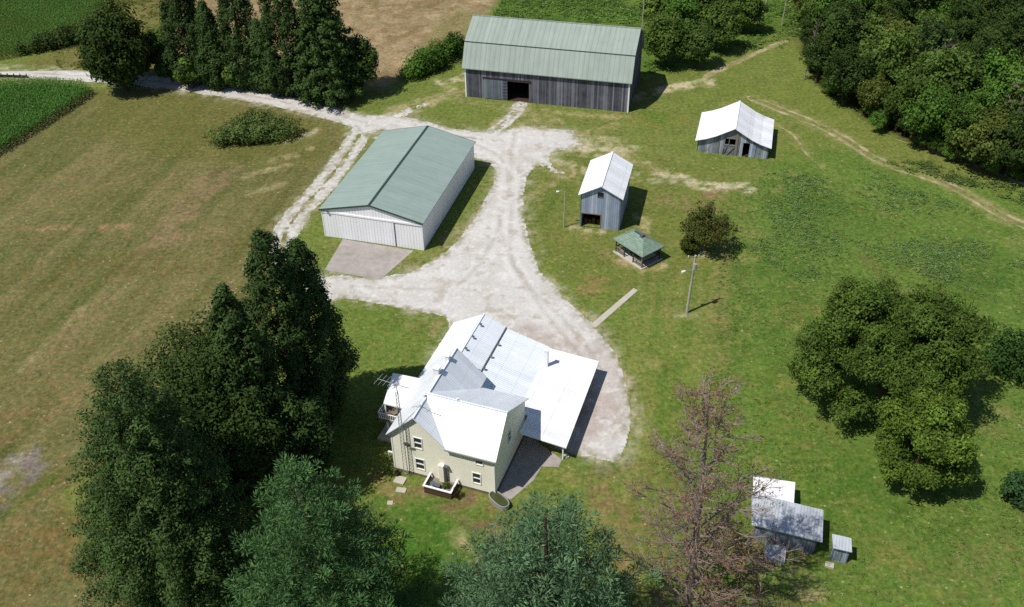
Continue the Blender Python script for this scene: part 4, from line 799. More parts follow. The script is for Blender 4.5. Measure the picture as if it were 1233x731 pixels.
def lumpy(n, R, Hh, zc, jit=.25, inner=.35, squash=1., nl=7, lob=.3):
    """points over an uneven crown: an ellipsoid pushed in and out by a few lobes"""
    d = rdir(n); L = rdir(nl); L[:, 2] = np.abs(L[:, 2]) * .8; am = lob * (.5 + rng.random(nl))
    k = 1 - lob * .7 + np.max(am[None] * np.clip((d @ unit(L).T - .55) / .45, 0, 1), 1) * 1.2
    k = k / 1.12
    r = np.where(rng.random(n) < inner, rng.random(n) ** .5 * .75, 1 - jit * rng.random(n)) * k
    P = d * r[:, None] * np.array([R, R, Hh]); low = P[:, 2] < 0; P[low, 2] *= .75; P[:, 2] += zc; return P, unit(d)
def trunk_mesh(h, r, limbs=6, spread=2., z0=.3, n=7, lean=(0, 0)):
    mb = MB(); pts = [(lean[0] * t + random.uniform(-.1, .1) * (t > 0), lean[1] * t + random.uniform(-.1, .1) * (t > 0), h * t) for t in (0, .25, .5, .75, 1)]
    pts[0] = (0, 0, -.05); mb.tube(pts, [r * 1.25, r, r * .8, r * .55, r * .2], n)
    for k in range(limbs):
        t = z0 + (1 - z0) * .8 * (k + .5) / limbs; a = 2.4 * k + random.uniform(-.4, .4); l = spread * random.uniform(.6, 1.1) * (1.15 - t * .6); p = Vector((lean[0] * t, lean[1] * t, h * t))
        q = p + Vector((math.cos(a) * l, math.sin(a) * l, l * .55)); m = p.lerp(q, .5) + Vector((0, 0, -.06 * l)); mb.tube([p, m, q], [r * .45 * (1.1 - t), r * .3 * (1.1 - t), .03], 5)
    return mb
def add_tree(name, label, cat, base, crown_me, trunk_mb, rz=0., group=None, bark='bark', crown_name='crown'):
    t = thing(name, label, cat, (base[0], base[1], 0), rz, group); link(crown_name, crown_me, t)
    if trunk_mb is not None: trunk_mb.build('trunk', bark, t)
    return t
GRN = dict(dark=srgb(62, 82, 38) * .84, mid=srgb(84, 108, 48) * .84, light=srgb(108, 134, 62) * .84, blue=srgb(80, 110, 74) * .84, spruce=srgb(66, 88, 46) * .84, olive=srgb(94, 108, 50) * .84, fresh=srgb(90, 126, 52) * .84, cedar=srgb(58, 80, 40) * .84)

def broad_crown(R, Hh, zc, n, per, leaf, base, cr=.2, **kw):
    C, o = lumpy(n, R - cr * R * .5, Hh - cr * R * .4, zc); V, t = clumps(C, cr * R * (.7 + .6 * rng.random(n)), per, leaf, base, out=o, **kw); return V, t
def cone_crown(h, R, z0, n, per, leaf, base, cr=.8, power=.8, belly=.3, jit=.35, flat=1.25, **kw):
    """dense cedar: clumps over a tapering column, lumps of their own"""
    t = rng.random(n) ** .85; prof = np.minimum(np.clip((t + .02) / belly, 0, 1) ** .5, 1) * np.clip(1 - t, 0, 1) ** power
    a = rng.random(n) * 6.283; ph = rng.random(3) * 6.28; lump = 1 + .12 * np.sin(3 * a + 9 * t + ph[0]) + .1 * np.sin(5 * a - 14 * t + ph[1]) + .08 * np.sin(2 * a + 23 * t + ph[2])
    r = R * prof * lump * (1 - jit * rng.random(n) ** 1.5); C = np.stack([np.cos(a) * r, np.sin(a) * r, z0 + (h - z0) * t], 1); o = np.stack([np.cos(a), np.sin(a), np.full(n, .3)], 1)
    V, tt = clumps(C, cr * (.65 + .6 * rng.random(n)) * (1.05 - .55 * t), per, leaf, base, flat=flat, out=o, **kw); return V, tt
def whorl_crown(h, R, z0, layers, per, leaf, base, droop=.25, cr=.8, power=.75, belly=.2, spiky=True, flat=.5, upturn=.0, br=9, **kw):
    """spruce or pine: boughs in layers with dark gaps between"""
    C = []; Rr = []; O = []
    for i in range(layers):
        t = (i + .5) / layers; z = z0 + (h - z0) * t; rad = R * min(1, ((t + .03) / belly)) ** .5 * (1 - t) ** power
        nb = max(4, int(br * (.45 + .65 * rad / R))); a0 = rng.random() * 6.28
        for b in range(nb):
            a = a0 + b * 6.283 / nb + rng.normal() * .18; ll = rad * (.72 + .4 * rng.random()); ns = max(2, int(ll / (cr * .72)))
            for s in range(ns):
                f = (s + 1.) / ns; rr = ll * (.22 + .78 * f); side = rng.normal() * .3 * cr
                C.append((math.cos(a) * rr - math.sin(a) * side, math.sin(a) * rr + math.cos(a) * side, z - droop * rr + upturn * rr * f * f + rng.normal() * .12 * cr)); Rr.append(cr * (1.15 - .4 * f) * (.75 + .5 * rng.random()) * (.55 + .45 * rad / R)); O.append((math.cos(a), math.sin(a), .2))
    C.append((0, 0, h - .2)); Rr.append(cr * .4); O.append((0, 0, 1.)); C = np.array(C)
    return clumps(C, np.array(Rr), per, leaf, base, flat=flat, out=np.array(O), spiky=spiky, **kw)

def base_for(bx, by, ty):
    g_ = G(bx, by); return g_, height_to(g_, ty)
# --- cluster left of the house
g_, h = base_for(230, 712, 440)
V, t = whorl_crown(h, 9.3, .6, 32, 62, .34, GRN['spruce'], droop=.12, cr=1.2, power=.5, belly=.22, spiky=False, flat=.85, br=14, aspect=.4, upb=.3, yellow=.06)
add_tree('conifer_tree', 'broad dark conifer with a rounded top, outermost at the left of the house grove', 'tree', g_, leaf_mesh('crown', V, t, 'needle'), trunk_mesh(h * .93, .5, 8, 4), 0)
g_, h = base_for(276, 600, 384); V, t = broad_crown(8.0, h * .5, h * .46, 520, 80, .36, GRN['dark'] * 1.1, cr=.2, yellow=.06)
add_tree('broadleaf_tree', 'round topped dark broadleaf tree in the grove between conifers', 'tree', g_, leaf_mesh('crown', V, t, 'leaf'), trunk_mesh(h * .8, .45, 8, 4.5), 0)
g_, h = base_for(326, 585, 348); V, t = cone_crown(h, 5.2, .6, 560, 48, .42, GRN['cedar'] * 1.1, cr=1.05, power=.62, belly=.35, aspect=.45)
add_tree('cedar_tree', 'shorter pointed cedar on the left of the twin tall cedars', 'tree', g_, leaf_mesh('crown', V, t, 'needle'), trunk_mesh(h * .9, .35, 4, 2), 0)
g_, h = base_for(366, 530, 283); V, t = cone_crown(h, 4.6, .6, 600, 46, .4, GRN['cedar'], cr=1.05, power=.42, belly=.35, aspect=.45)
add_tree('cedar_tree', 'tallest slim dark cedar of the grove beside its twin', 'tree', g_, leaf_mesh('crown', V, t, 'needle'), trunk_mesh(h * .9, .4, 4, 2), 0)
g_, h = base_for(392, 498, 292); V, t = cone_crown(h, 4.3, .6, 680, 46, .4, GRN['cedar'] * .95, cr=1.1, power=.48, belly=.3, aspect=.45)
add_tree('cedar_tree', 'tall dark cedar of the grove nearest the house lawn', 'tree', g_, leaf_mesh('crown', V, t, 'needle'), trunk_mesh(h * .9, .4, 4, 2), 0)
g_, h = base_for(408, 800, 543)
V, t = whorl_crown(h - 1.1, 10.2, 1., 17, 120, .42, srgb(78, 112, 68) * .9, droop=-.02, cr=1.35, power=.6, belly=.25, spiky=True, flat=.6, br=10, aspect=.2, upturn=.05, var=.35)
add_tree('pine_tree', 'soft green white pine with feathery tiers left of the house front lawn', 'tree', g_, leaf_mesh('crown', V, t, 'needle'), trunk_mesh(h * .93, .5, 10, 5), 0)
g_, h = base_for(655, 838, 598)
V, t = whorl_crown(h - 1.6, 11.5, 1., 16, 120, .42, srgb(86, 114, 82) * .88, droop=-.03, cr=1.4, power=.5, belly=.25, spiky=True, flat=.6, br=10, aspect=.22, upturn=.05, var=.35, yellow=.05)
add_tree('pine_tree', 'bluish green pine with tufted boughs directly below the stock tank', 'tree', g_, leaf_mesh('crown', V, t, 'needle'), trunk_mesh(h * .93, .5, 10, 5), 0)
for bx, by, ty, R, c_, lb in ((318, 622, 470, 5.2, GRN['dark'], 'dark filling tree low in the middle of the grove'), (372, 590, 480, 4.2, GRN['cedar'], 'low dark tree under the tall cedars behind the soft white pine')):
    g_, h = base_for(bx, by, ty); V, t = broad_crown(R, h * .56, h * .46, 200, 60, .4, c_, cr=.24, yellow=.05); add_tree('bushy_tree', lb, 'tree', g_, leaf_mesh('crown', V, t, 'leaf'), trunk_mesh(h * .7, .25, 5, 2), 0)
# --- top left
g_, h = base_for(152, 108, 6); V, t = broad_crown(7.6, h * .62, h * .42, 360, 62, .62, GRN['dark'] * 1.1, cr=.2)
add_tree('broadleaf_tree', 'dense dark round tree standing alone beside the gravel road', 'tree', g_, leaf_mesh('crown', V, t, 'leaf'), trunk_mesh(h * .75, .5, 8, 4), 0)
for bx, by, ty, hw, kind, lb in ((236, 98, -40, 26, 'c', 'tall dark conifer, leftmost of the row above the road'), (264, 104, 4, 17, 'c', 'slim pointed conifer in a gap of the row above the road'), (300, 104, -45, 25, 'c', 'tall dark conifer, third in the row above the road'), (322, 108, 26, 17, 'c', 'short pointed conifer low in the row above the road'), (352, 112, -55, 27, 'c', 'very tall dark conifer near the middle of the row above the road'), (398, 118, -60, 36, 's', 'widest dark conifer with tiered boughs in the row above the road')):
    g_, h = base_for(bx, by, ty); R = hw * dist(g_) / FPX
    if kind == 'c': V, t = cone_crown(h, R * 1.25, .3, 560, 40, .52, GRN['cedar'] * (.85 + .3 * random.random()), cr=1.15, power=.62, belly=.25, aspect=.45)
    else: V, t = whorl_crown(h, R * 1.25, .3, 28, 34, .55, GRN['cedar'] * 1.05, droop=.18, cr=1.15, power=.6, belly=.15, spiky=False, flat=.7, br=11)
    add_tree('conifer_tree', lb, 'tree', g_, leaf_mesh('crown', V, t, 'needle'), trunk_mesh(h * .9, .35, 4, 2), 0, 'conifers in a row above the road')
for bx, by, ty, hw, k_, lb in ((436, 112, 40, 27, 'dark', 'round dark tree at the right end of the conifer row'), (335, 116, 84, 16, 'dark', 'low dark bush under the middle of the conifer row'), (284, 108, 74, 15, 'mid', 'low green bush between the slim and the third conifer'), (208, 98, 60, 17, 'dark', 'dark bush at the left foot of the leftmost tall conifer'), (192, 88, 32, 20, 'mid', 'bushy green tree between the lone round tree and the conifers'), (232, 106, 62, 17, 'mid', 'low green bush at the foot of the leftmost conifer'), (172, 92, 62, 15, 'dark', 'small dark bush by the road next to the lone round tree')):
    g_, h = base_for(bx, by, ty); R = hw * dist(g_) / FPX; V, t = broad_crown(R, h * .52, h * .5, 110, 52, .6, GRN[k_], cr=.27); add_tree('bushy_tree', lb, 'tree', g_, leaf_mesh('crown', V, t, 'leaf'), trunk_mesh(h * .7, .25, 5, 2), 0)
# --- right side
def multi_lobe(lobes, per, leaf, base, cr=.95, dens=1.):
    Vs, Ts = [], []
    for (x, y, z, r, rz_) in lobes:
        n = int(40 * r * r / cr / cr * .15 * dens) + 12; C, o = lumpy(n, r, rz_, z, inner=.25, nl=5, jit=.5, lob=.45); C[:, :2] += (x, y); V, t = clumps(C, cr * (.5 + .9 * rng.random(n)), per, leaf, base * (.85 + .3 * random.random()), out=o, spread=1.1, var=.45, aspect=.45); Vs.append(V); Ts.append(t)
    return np.concatenate(Vs), np.concatenate(Ts)
g_ = G(1058, 496); lb = []
for k in range(17):
    a = k * 2.4 + random.uniform(-.3, .3); r = 7.6 * math.sqrt((k + .5) / 17); lb.append((math.cos(a) * r * 1.14, math.sin(a) * r * .98 + 1.5, 9.4 + 4.6 * (1 - (r / 8.6) ** 2) + random.uniform(-2., 1.4), random.uniform(1.7, 3.5), random.uniform(1.5, 2.9)))
for k in range(11):
    a = k * .571 + random.uniform(-.2, .2); f = random.uniform(.82, 1.14); lb.append((math.cos(a) * 8.2 * f, math.sin(a) * 7. * f + 1.2, random.uniform(3.6, 7.4), random.uniform(1.6, 3.), random.uniform(1.4, 2.6)))
for k in range(16):
    a = k * 2.4 + 1.; r = 6.6 * math.sqrt((k + .5) / 16); lb.append((math.cos(a) * r * 1.1, math.sin(a) * r + 1.3, 8.2 + 3.4 * (1 - (r / 8.) ** 2) + random.uniform(-1., .6), random.uniform(2.6, 3.6), random.uniform(2., 2.8)))
V, t = multi_lobe(lb, 70, .38, srgb(84, 108, 46) * .86, cr=.95)
add_tree('spreading_tree', 'huge spreading tree with a domed crown standing in the right pasture', 'tree', g_, leaf_mesh('crown', V, t, 'leaf'), trunk_mesh(11, .6, 12, 7, .2), 0)
g_ = G(1098, 580); lb = [(0, 0, 10.5, 3., 2.6)]
for k in range(11): a = k * 2.4; r = 3. * math.sqrt((k + 1) / 11); lb.append((math.cos(a) * r, math.sin(a) * r, 6. + 3.6 * (1 - (r / 4.6) ** 2) + random.uniform(-1.2, 1.), random.uniform(1.4, 2.7), random.uniform(1.3, 2.3)))
for k in range(7): a = k * .9; lb.append((math.cos(a) * 3.2, math.sin(a) * 3., random.uniform(3., 4.6), 2., 1.7))
V, t = multi_lobe(lb, 64, .38, srgb(98, 124, 50) * .86, cr=.85)
add_tree('round_tree', 'smaller yellow green round tree in front of the huge spreading tree', 'tree', g_, leaf_mesh('crown', V, t, 'leaf'), trunk_mesh(8, .4, 8, 3.6, .2), 0)
def bush(name, label, cat, px, py, R, Hh, base, n=60, per=45, leaf=.4, group=None, cr=.3, stems=True, asp=(1, 1), rz=0.):
    g_ = G(px, py); C, o = lumpy(n, R * .85, Hh * .8, Hh * .42, lob=.4); C[:, 0] *= asp[0]; C[:, 1] *= asp[1]; C[:, 2] = np.maximum(C[:, 2], .15)
    V, t = clumps(C, cr * min(R, Hh * 1.6) * (.7 + .6 * rng.random(n)), per, leaf, base, out=o); V[:, 2] = np.maximum(V[:, 2], .01)
    mb = MB()
    for k in range(6): a = k * 1.05; mb.tube([(0, 0, 0), (math.cos(a) * R * .3, math.sin(a) * R * .3, Hh * .35), (math.cos(a) * R * .5, math.sin(a) * R * .5, Hh * .7)], [.08, .05, .02], 5)
    t_ = thing(name, label, cat, (g_[0], g_[1], 0), rz, group); link('foliage', leaf_mesh('foliage', V, t, 'leaf'), t_)
    if stems: mb.build('stem', 'bark', t_)
    return t_
bush('leafy_bush', 'dense dark green bush at the right edge beyond the spreading tree', 'bush', 1222, 448, 4.6, 4.5, srgb(58, 88, 40) * .85, 110, 46, .42)
bush('leafy_bush', 'blue green bush at the right edge level with the outhouse', 'bush', 1228, 602, 2.6, 3.2, srgb(56, 84, 50) * .85, 70, 46, .38)
g_, h = base_for(846, 300, 246); C, o = lumpy(150, 4.6, 2.7, 3.9, lob=.4, jit=.5); V, t = clumps(C, .75 * (.5 + rng.random(150)), 40, .36, srgb(84, 92, 46) * .82, out=o, spread=1.)
mbt = trunk_mesh(5.2, .2, 9, 3.4, .12)
for k in range(9): a = random.uniform(3.6, 5.8); mbt.tube([(0, 0, .3), (math.cos(a) * 1.2, math.sin(a) * 1.2, 2.2), (math.cos(a) * 2.2 + random.uniform(-.3, .3), math.sin(a) * 2.2, 4.2)], [.07, .05, .02], 5)
add_tree('small_tree', 'small olive green tree with bare grey lower branches near the utility pole', 'tree', g_, leaf_mesh('crown', V, t, 'leaf'), mbt, 0, bark='dead_bark')
bush('leafy_bush', 'low olive bush at the left foot of the small olive tree', 'bush', 829, 304, 1.6, 2., srgb(66, 76, 32) * .82, 40, 42, .36)
bush('brush_patch', 'big low brush patch alone in the dry mown field', 'bush', 306, 166, 6.8, 3.2, srgb(98, 118, 64) * .86, 300, 46, .38, cr=.22, asp=(1.32, .78), rz=.42)
bush('brush_hedge', 'long bright green brush hedge between the tan field and the barn', 'bush', 516, 84, 9.5, 3.4, srgb(78, 112, 42) * .85, 200, 44, .5, cr=.28, asp=(1., .36), rz=.92)
bush('leafy_bush', 'dark round bush against the left end of the barn', 'bush', 547, 66, 3., 4.2, srgb(52, 78, 32) * .85, 60, 44, .5)
bush('brush_hedge', 'dark weedy hedge along the edge of the far corn field', 'bush', 82, 52, 13., 2.6, srgb(62, 80, 38) * .8, 190, 40, .5, cr=.34, asp=(1., .22), rz=.72)
# trees behind the barn
for k, (bx, by, ty, hw, cl, lb) in enumerate(((798, 80, 8, 27, GRN['mid'] * .85, 'dark bushy tree right behind the barn, nearest to it'), (838, 82, 26, 19, GRN['dark'] * 1.3, 'low dark tree beside the dirt strip behind the barn'), (862, 62, -4, 23, GRN['mid'], 'mid green tree behind the barn next to the dirt strip'), (812, 50, -20, 24, GRN['fresh'] * .9, 'fresh green tree in the second row behind the barn'), (785, 40, -30, 18, GRN['light'] * .85, 'pale green slender tree at the back corner of the barn'), (893, 40, -22, 22, GRN['mid'] * .9, 'mid green tree by the leaning white pole'), (845, 30, -45, 24, GRN['mid'] * 1.05, 'tall green tree at the top edge behind the barn'), (878, 18, -45, 20, GRN['dark'] * 1.3, 'dark tree at the top edge beyond the dirt strip'))):
    g_, h = base_for(bx, by, ty); R = hw * dist(g_) / FPX; V, t = broad_crown(R * 1.1, h * .56, h * .46, 150, 50, .52, cl, cr=.25); add_tree('bushy_tree', lb, 'tree', g_, leaf_mesh('crown', V, t, 'leaf'), trunk_mesh(h * .7, .2, 5, R * .5), 0, 'trees behind the barn')
# --- the wood: a few prototypes, copied
protos = []
for k in range(7):
    c = [GRN['mid'] * .95, GRN['dark'] * 1.1, GRN['olive'] * .9, GRN['fresh'] * .85, GRN['dark'] * .95, GRN['mid'] * 1.08, GRN['spruce']][k]; R, hh = (4.4, 3.6, 5.2, 4.2, 4.8, 3.9, 3.2)[k], (12.5, 13.5, 11.5, 12., 14.5, 11., 15.)[k]
    C, o = lumpy(170, R, hh * .46, hh * .46, lob=(.35, .55, .4, .6, .45, .5, .3)[k], jit=.5, nl=(7, 9, 6, 8, 10, 7, 12)[k]); V, t = clumps(C, R * .24 * (.45 + .95 * rng.random(170)), 46, (.5, .42, .55, .46, .5, .4, .38)[k], c, out=o, spread=1., var=.38, yellow=.1); protos.append((leaf_mesh('crown', V, t, 'leaf'), trunk_mesh(hh * .75, .25, 6, 2.5).build('trunk', 'bark').data, hh))
for o in [o for o in COL.objects if o.name.startswith('trunk') and o.parent is None]: bpy.data.objects.remove(o)
def wood_tree(x, y, s, k, label, group='trees of the wood'):
    t = thing('woodland_tree', label, 'tree', (x, y, 0), random.uniform(0, 6.28), group); t.scale = (s * random.uniform(.9, 1.1), s * random.uniform(.9, 1.1), s * random.uniform(.9, 1.15)); link('crown', protos[k][0], t); link('trunk', protos[k][1], t); return t
edge = [(968, 62, .62, 1, 'small dark tree at the upper left corner of the wood'), (982, 100, .8, 1, 'dark tree on the wood edge above the low white roofed shed'), (1014, 128, .95, 4, 'very dark tree on the wood edge right of the low white roofed shed'), (1046, 142, .7, 2, 'olive tree at the notch of the wood edge'), (1078, 158, .9, 0, 'mid green tree on the wood edge above the pale track'), (1112, 180, 1.05, 3, 'fresh green tree on the wood edge above the track'), (1148, 194, .95, 5, 'green tree bulging from the lower wood edge'), (1180, 204, 1.05, 2, 'olive green tree low on the wood edge near the right border'), (1210, 214, .9, 4, 'dark low tree at the right border of the wood edge'), (1240, 224, 1., 1, 'dark tree cut by the right border at the wood edge')]
pts = []
for bx, by, s, k, lb in edge: g_ = G(bx, by); pts.append(g_[:2]); wood_tree(g_[0], g_[1], s, k, lb)
for k, (bx, by, s, kk, lb) in enumerate(((1056, 160, .36, 3, 'yellow green shrub at the foot of the wood edge, nearest the notch'), (1132, 188, .3, 5, 'pale green shrub in front of the lower wood edge'), (1190, 212, .34, 3, 'green shrub under the olive tree near the right border'), (975, 88, .36, 0, 'shrub at the upper left foot of the wood'))): g_ = G(bx, by); wood_tree(g_[0], g_[1], s, kk, lb, 'shrubs at the wood edge')
WP = GP([(958, -30), (960, 40), (990, 92), (1020, 112), (1060, 135), (1115, 165), (1180, 190), (1300, 232), (1420, 120), (1400, -60), (1200, -120), (960, -100)]); lo_, hi_ = WP.min(0), WP.max(0); tries = 0
while len(pts) < 235 and tries < 30000:
    tries += 1; q = np.array([random.uniform(lo_[0], hi_[0]), random.uniform(lo_[1], hi_[1])])
    if sd_poly(q[:1], q[1:], WP)[0] > -1 or min(np.hypot(*(q - p)) for p in pts) < 3.9: continue
    pts.append(q); wood_tree(q[0], q[1], random.uniform(.75, 1.25), random.choice([0, 0, 1, 1, 1, 2, 3, 4, 4, 5, 6]), 'leafy tree standing inside the dense wood, away from its open edge')

# --- bare and dead trees
def dead_mesh(h, R, r0, nl, seed, bend=.6, up=.25, low=.12, twigs=6, power=.8, needles=0, one=0.):
    rs = random.Random(seed); mb = MB(); tips = []; px_ = [(bend * math.sin(t * 2.1) * (t > 0) + one * t, bend * .6 * math.sin(t * 3.3) * (t > 0), h * t) for t in np.linspace(0, 1, 9)]
    mb.tube(px_, [r0 * (1.12 - t) for t in np.linspace(0, 1, 9)], 8)
    at = lambda t: Vector((np.interp(t, np.linspace(0, 1, 9), [p[0] for p in px_]), np.interp(t, np.linspace(0, 1, 9), [p[1] for p in px_]), h * t))
    for k in range(nl):
        t = low + (1 - low) * ((k + rs.random()) / nl); a = k * 2.399 + rs.uniform(-.4, .4); l = R * (1.08 - t) ** power * rs.uniform(.65, 1.15); p = at(t); d = Vector((math.cos(a), math.sin(a), up + rs.uniform(-.15, .3))).normalized()
        pts_ = [p]; 
        for i in range(4): d = (d + Vector((rs.uniform(-.2, .2), rs.uniform(-.2, .2), rs.uniform(-.08, .14)))).normalized(); pts_.append(pts_[-1] + d * l / 4)
        rr = r0 * .3 * (1.1 - t) + .02; mb.tube(pts_, [rr, rr * .75, rr * .5, rr * .33, .012], 5, cap=False)
        for j in range(twigs):
            f = rs.uniform(.25, 1.); i = min(3, int(f * 4)); b = pts_[i].lerp(pts_[i + 1], f * 4 - i); e = (d + Vector((rs.uniform(-1, 1), rs.uniform(-1, 1), rs.uniform(-.3, .6))) * .9).normalized(); tl_ = l * rs.uniform(.18, .42)
            m = b + e * tl_ * .5; e2 = (e + Vector((rs.uniform(-.4, .4), rs.uniform(-.4, .4), rs.uniform(-.1, .4)))).normalized(); q_ = m + e2 * tl_ * .5; mb.tube([b, m, q_], [.034, .024, .012], 3, cap=False); tips += [m, q_, b.lerp(q_, .7)]
            for s in range(2): e3 = (e2 + Vector((rs.uniform(-.8, .8), rs.uniform(-.8, .8), rs.uniform(-.3, .5)))).normalized(); z_ = m + e3 * tl_ * .4; mb.tube([m, z_], [.026, .012], 3, cap=False); tips.append(z_)
    return mb, np.array([tuple(t) for t in tips])
g_, h = base_for(826, 742, 468)
mb, tips = dead_mesh(h, 7.6, .36, 96, 3, twigs=15, up=.22, low=.05, power=.6, one=-1.6)
T = thing('dead_tree', 'large dying pine with bare grey limbs and rust brown needles', 'tree', (g_[0], g_[1], 0)); mb.build('trunk', 'dead_bark', T)
sel = tips[rng.random(len(tips)) < np.where((tips[:, 2] < h * .5) & (tips[:, 0] > -1.), .4, .14)]; m = 8; P = np.repeat(sel, m, 0) + rng.normal(size=(len(sel) * m, 3)) * .3; t = np.tile(srgb(148, 114, 90) * .7, (len(P), 1)) * (.6 + .8 * rng.random((len(P), 1)))
link('brown_needles', leaf_mesh('brown_needles', quads(P, rdir(len(P)), .3, .07), t, 'dead_leaf'), T)
for bx, by, ty, R, sd, lb in ((1112, 150, 50, 3.6, 5, 'bare pale snag showing through the wood edge above the track'), (1205, 190, 62, 4.2, 6, 'bare white limbed dead tree near the right border of the wood'), (968, 96, 24, 1.6, 8, 'thin bare trunk at the upper left edge of the wood')):
    g_, h = base_for(bx, by, ty); mb, _ = dead_mesh(h, R, .13, 26, sd, twigs=6, up=.5, low=.4, power=.5); T = thing('bare_tree', lb, 'tree', (g_[0], g_[1], 0)); mb.build('trunk', 'dead_bark', T)
# --- small plants at the house
def small_bush(name, label, loc, R, Hh, base, n=22, leaf=.14):
    C, o = lumpy(n, R, Hh * .6, Hh * .5); V, t = clumps(C, R * .4, 30, leaf, base, out=o); T = thing(name, label, 'plant', loc); link('foliage', leaf_mesh('foliage', V, t, 'leaf'), T); MB().tube([(0, 0, 0), (0, 0, Hh * .6)], [.04, .02], 5).build('stem', 'bark', T)
small_bush('potted_shrub', 'leafy green shrub standing on the small deck', hl(6.6, -1.0, .45), .42, .7, srgb(84, 104, 50) * .8)
small_bush('evergreen_shrub', 'dark reddish shrub at the right corner of the small deck', hl(8.0, -1.7), .5, 1.5, srgb(62, 50, 36) * .75)
small_bush('low_shrub', 'low dark shrub at the left bottom corner of the house', hl(-.5, -.9), .75, .8, srgb(54, 72, 34) * .8)
small_bush('low_shrub', 'small dark shrub under the left part of the facade', hl(.6, -.7), .4, .5, srgb(60, 60, 40) * .7)

# --- ground cover that nobody could count
def tufts(P, size, base, per=7, var=.35, mat='leaf', hgt=.5):
    n = len(P); C = np.stack([P[:, 0], P[:, 1], np.full(n, .05)], 1); idx = np.repeat(np.arange(n), per); m = len(idx); d = rdir(m); d[:, 2] = np.abs(d[:, 2]) + .5; d = unit(d)
    s = size[idx] if hasattr(size, '__len__') else np.full(m, size); off = d * (s * (.3 + .7 * rng.random(m)))[:, None]; Q = C[idx] + off * np.array([1, 1, hgt]); V = quads(Q, unit(.55 * d + .45 * rdir(m) + np.array([0, 0, .9])), s * .5, s * .24)
    V[:, 2] = np.maximum(V[:, 2], .005); b = base[idx] if np.ndim(base) == 2 else np.asarray(base)[None]; cb = (1 + var * (rng.random(n) * 2 - 1))[idx]; return V, b * (cb * (1 + .2 * (rng.random(m) * 2 - 1)))[:, None]
def scatter(px, n, seed, sc=6, thr=0.):
    P = GP(px); lo_, hi_ = P.min(0), P.max(0); q = np.stack([rng.uniform(lo_[0], hi_[0], n), rng.uniform(lo_[1], hi_[1], n)], 1); k = (sd_poly(q[:, 0], q[:, 1], P) < 0) & (fbm(q[:, 0], q[:, 1], sc, seed) + .7 * (rng.random(n) - .5) > thr); return q[k]
q1 = scatter([(900, 215), (1010, 190), (1130, 235), (1260, 300), (1290, 480), (1200, 470), (1190, 360), (1080, 320), (960, 340), (900, 300)], 26000, 101, 6, .22); s1 = rng.uniform(.25, .7, len(q1)); c1 = np.where(rng.random((len(q1), 1)) < .5, srgb(96, 124, 62)[None] * .85, srgb(112, 134, 84)[None] * .85)
q2 = scatter([(1060, 195), (1120, 195), (1260, 240), (1260, 262), (1170, 225), (1100, 210)], 5000, 102, 3, .15); s2 = rng.uniform(.5, 1.1, len(q2)); c2 = np.tile(srgb(92, 112, 58) * .8, (len(q2), 1))
q3 = scatter([(590, 24), (640, -60), (985, -60), (975, 30), (940, 60), (905, 60), (880, 52), (780, 92), (772, 60), (770, 30)], 22000, 103, 5, -.1); s3 = rng.uniform(.5, 1.3, len(q3)); c3 = np.where(rng.random((len(q3), 1)) < .5, srgb(106, 134, 62)[None] * .85, srgb(82, 110, 50)[None] * .85)
q4 = scatter([(870, 240), (930, 205), (1300, 330), (1400, 760), (800, 760), (790, 560), (860, 420)], 26000, 104, 9, .15); s4 = rng.uniform(.2, .42, len(q4)); c4 = np.where(rng.random((len(q4), 1)) < .6, srgb(100, 126, 58)[None] * .85, srgb(130, 138, 80)[None] * .85)
q5 = scatter([(60, 66), (110, 42), (160, -40), (205, -60), (200, 60), (130, 84), (70, 82)], 5000, 105, 4, 0); s5 = rng.uniform(.4, .9, len(q5)); c5 = np.tile(srgb(96, 102, 50) * .8, (len(q5), 1))
V, t = tufts(np.concatenate([q1, q2, q3, q4, q5]), np.concatenate([s1, s2, s3, s4, s5]), np.concatenate([c1, c2, c3, c4, c5]))
tag(link('pasture_weeds', leaf_mesh('pasture_weeds', V, t, 'leaf')), 'rough weeds and tall grass tufts scattered over the pasture', 'weeds', kind='stuff')
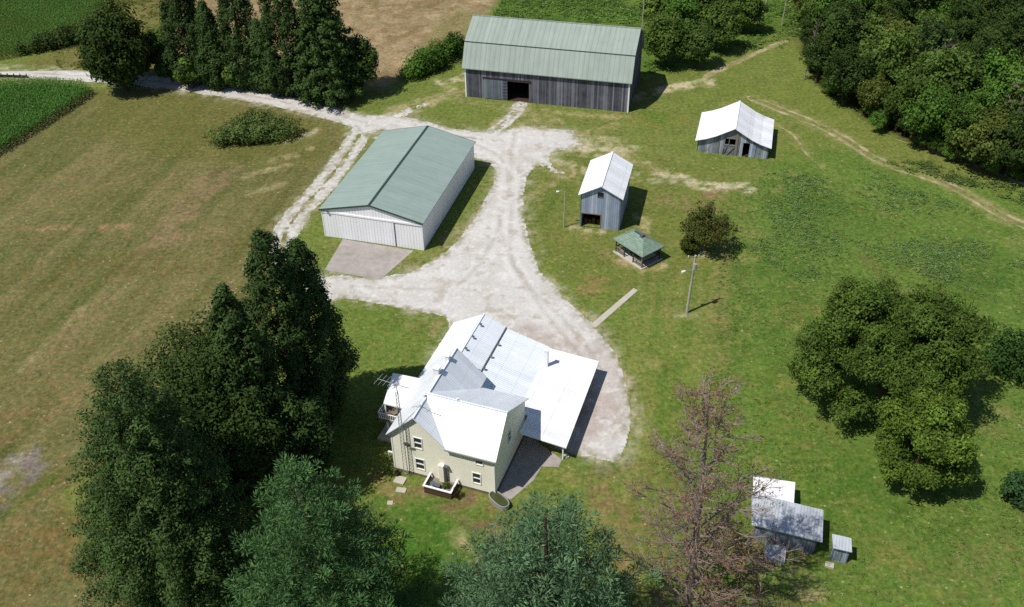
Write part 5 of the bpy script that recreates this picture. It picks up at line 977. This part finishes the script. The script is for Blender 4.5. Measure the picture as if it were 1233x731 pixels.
# corn
def corn(name, px, label, rot, hgt=2.3, sp=(.78, .34), per=9):
    P = GP(px); c, s = math.cos(rot), math.sin(rot); Rm = np.array([[c, -s], [s, c]]); L = P @ Rm; lo_, hi_ = L.min(0), L.max(0)
    a, b = np.meshgrid(np.arange(lo_[0], hi_[0], sp[1]), np.arange(lo_[1], hi_[1], sp[0])); q = np.stack([a.ravel(), b.ravel()], 1) + rng.normal(size=(a.size, 2)) * .05; q = q @ Rm.T
    k = sd_poly(q[:, 0], q[:, 1], P) + .35 * fbm(q[:, 0], q[:, 1], 2., 111) < 0; q = q[k]; n = len(q); hh = hgt * (.85 + .2 * rng.random(n)) * (1 + .12 * fbm(q[:, 0], q[:, 1], 8, 112)); idx = np.repeat(np.arange(n), per); m = len(idx)
    j = np.tile(np.arange(per), n); az = rng.random(n)[idx] * 6.28 + j * 2.6 + rng.normal(size=m) * .3; z = hh[idx] * (.22 + .75 * j / per); dr = np.stack([np.cos(az), np.sin(az), .35 + .25 * rng.random(m)], 1); Tg = unit(dr); ln = .75 * (1.1 - .4 * j / per)
    C = np.stack([q[idx, 0], q[idx, 1], z], 1) + Tg * (ln / 2)[:, None]; Nn = unit(np.cross(np.cross(Tg, np.array([0, 0, 1.])), Tg) + .3 * rdir(m)); V = quads(C, Nn, ln, .15, Tg)
    fld = 1 + .22 * fbm(q[:, 0], q[:, 1], 7, 113); t = (srgb(70, 112, 44) * .85)[None] * (fld[idx] * (.72 + .5 * rng.random(m)) * (.85 + .25 * j / per))[:, None]
    return tag(link(name, leaf_mesh(name, V, t, 'corn')), label, 'corn', kind='stuff')
corn('corn_field', [(-70, 105), (-10, 106), (40, 103.5), (80, 104), (100, 107), (113, 114), (60, 149), (0, 188), (-70, 232)], 'green corn standing in the small field below the road', -.26)
corn('corn_field', [(-90, -70), (150, -70), (126, 5), (100, 30), (62, 56), (30, 68), (0, 74), (-90, 80)], 'tall green corn in the far field above the road', -.26, 2.3, (.78, .5), 8)
# understory: shrubs filling the foot of the wood
for k in range(60):
    i = random.randrange(len(edge) - 1); f = random.random(); bx = edge[i][0] + (edge[i + 1][0] - edge[i][0]) * f; by = edge[i][1] + (edge[i + 1][1] - edge[i][1]) * f - random.uniform(-4, 14) ; g_ = G(bx, by)
    wood_tree(g_[0], g_[1], random.uniform(.2, .4), random.choice([0, 1, 3, 5, 4, 2]), 'low shrub in the dark foot of the wood edge', 'undergrowth shrubs')
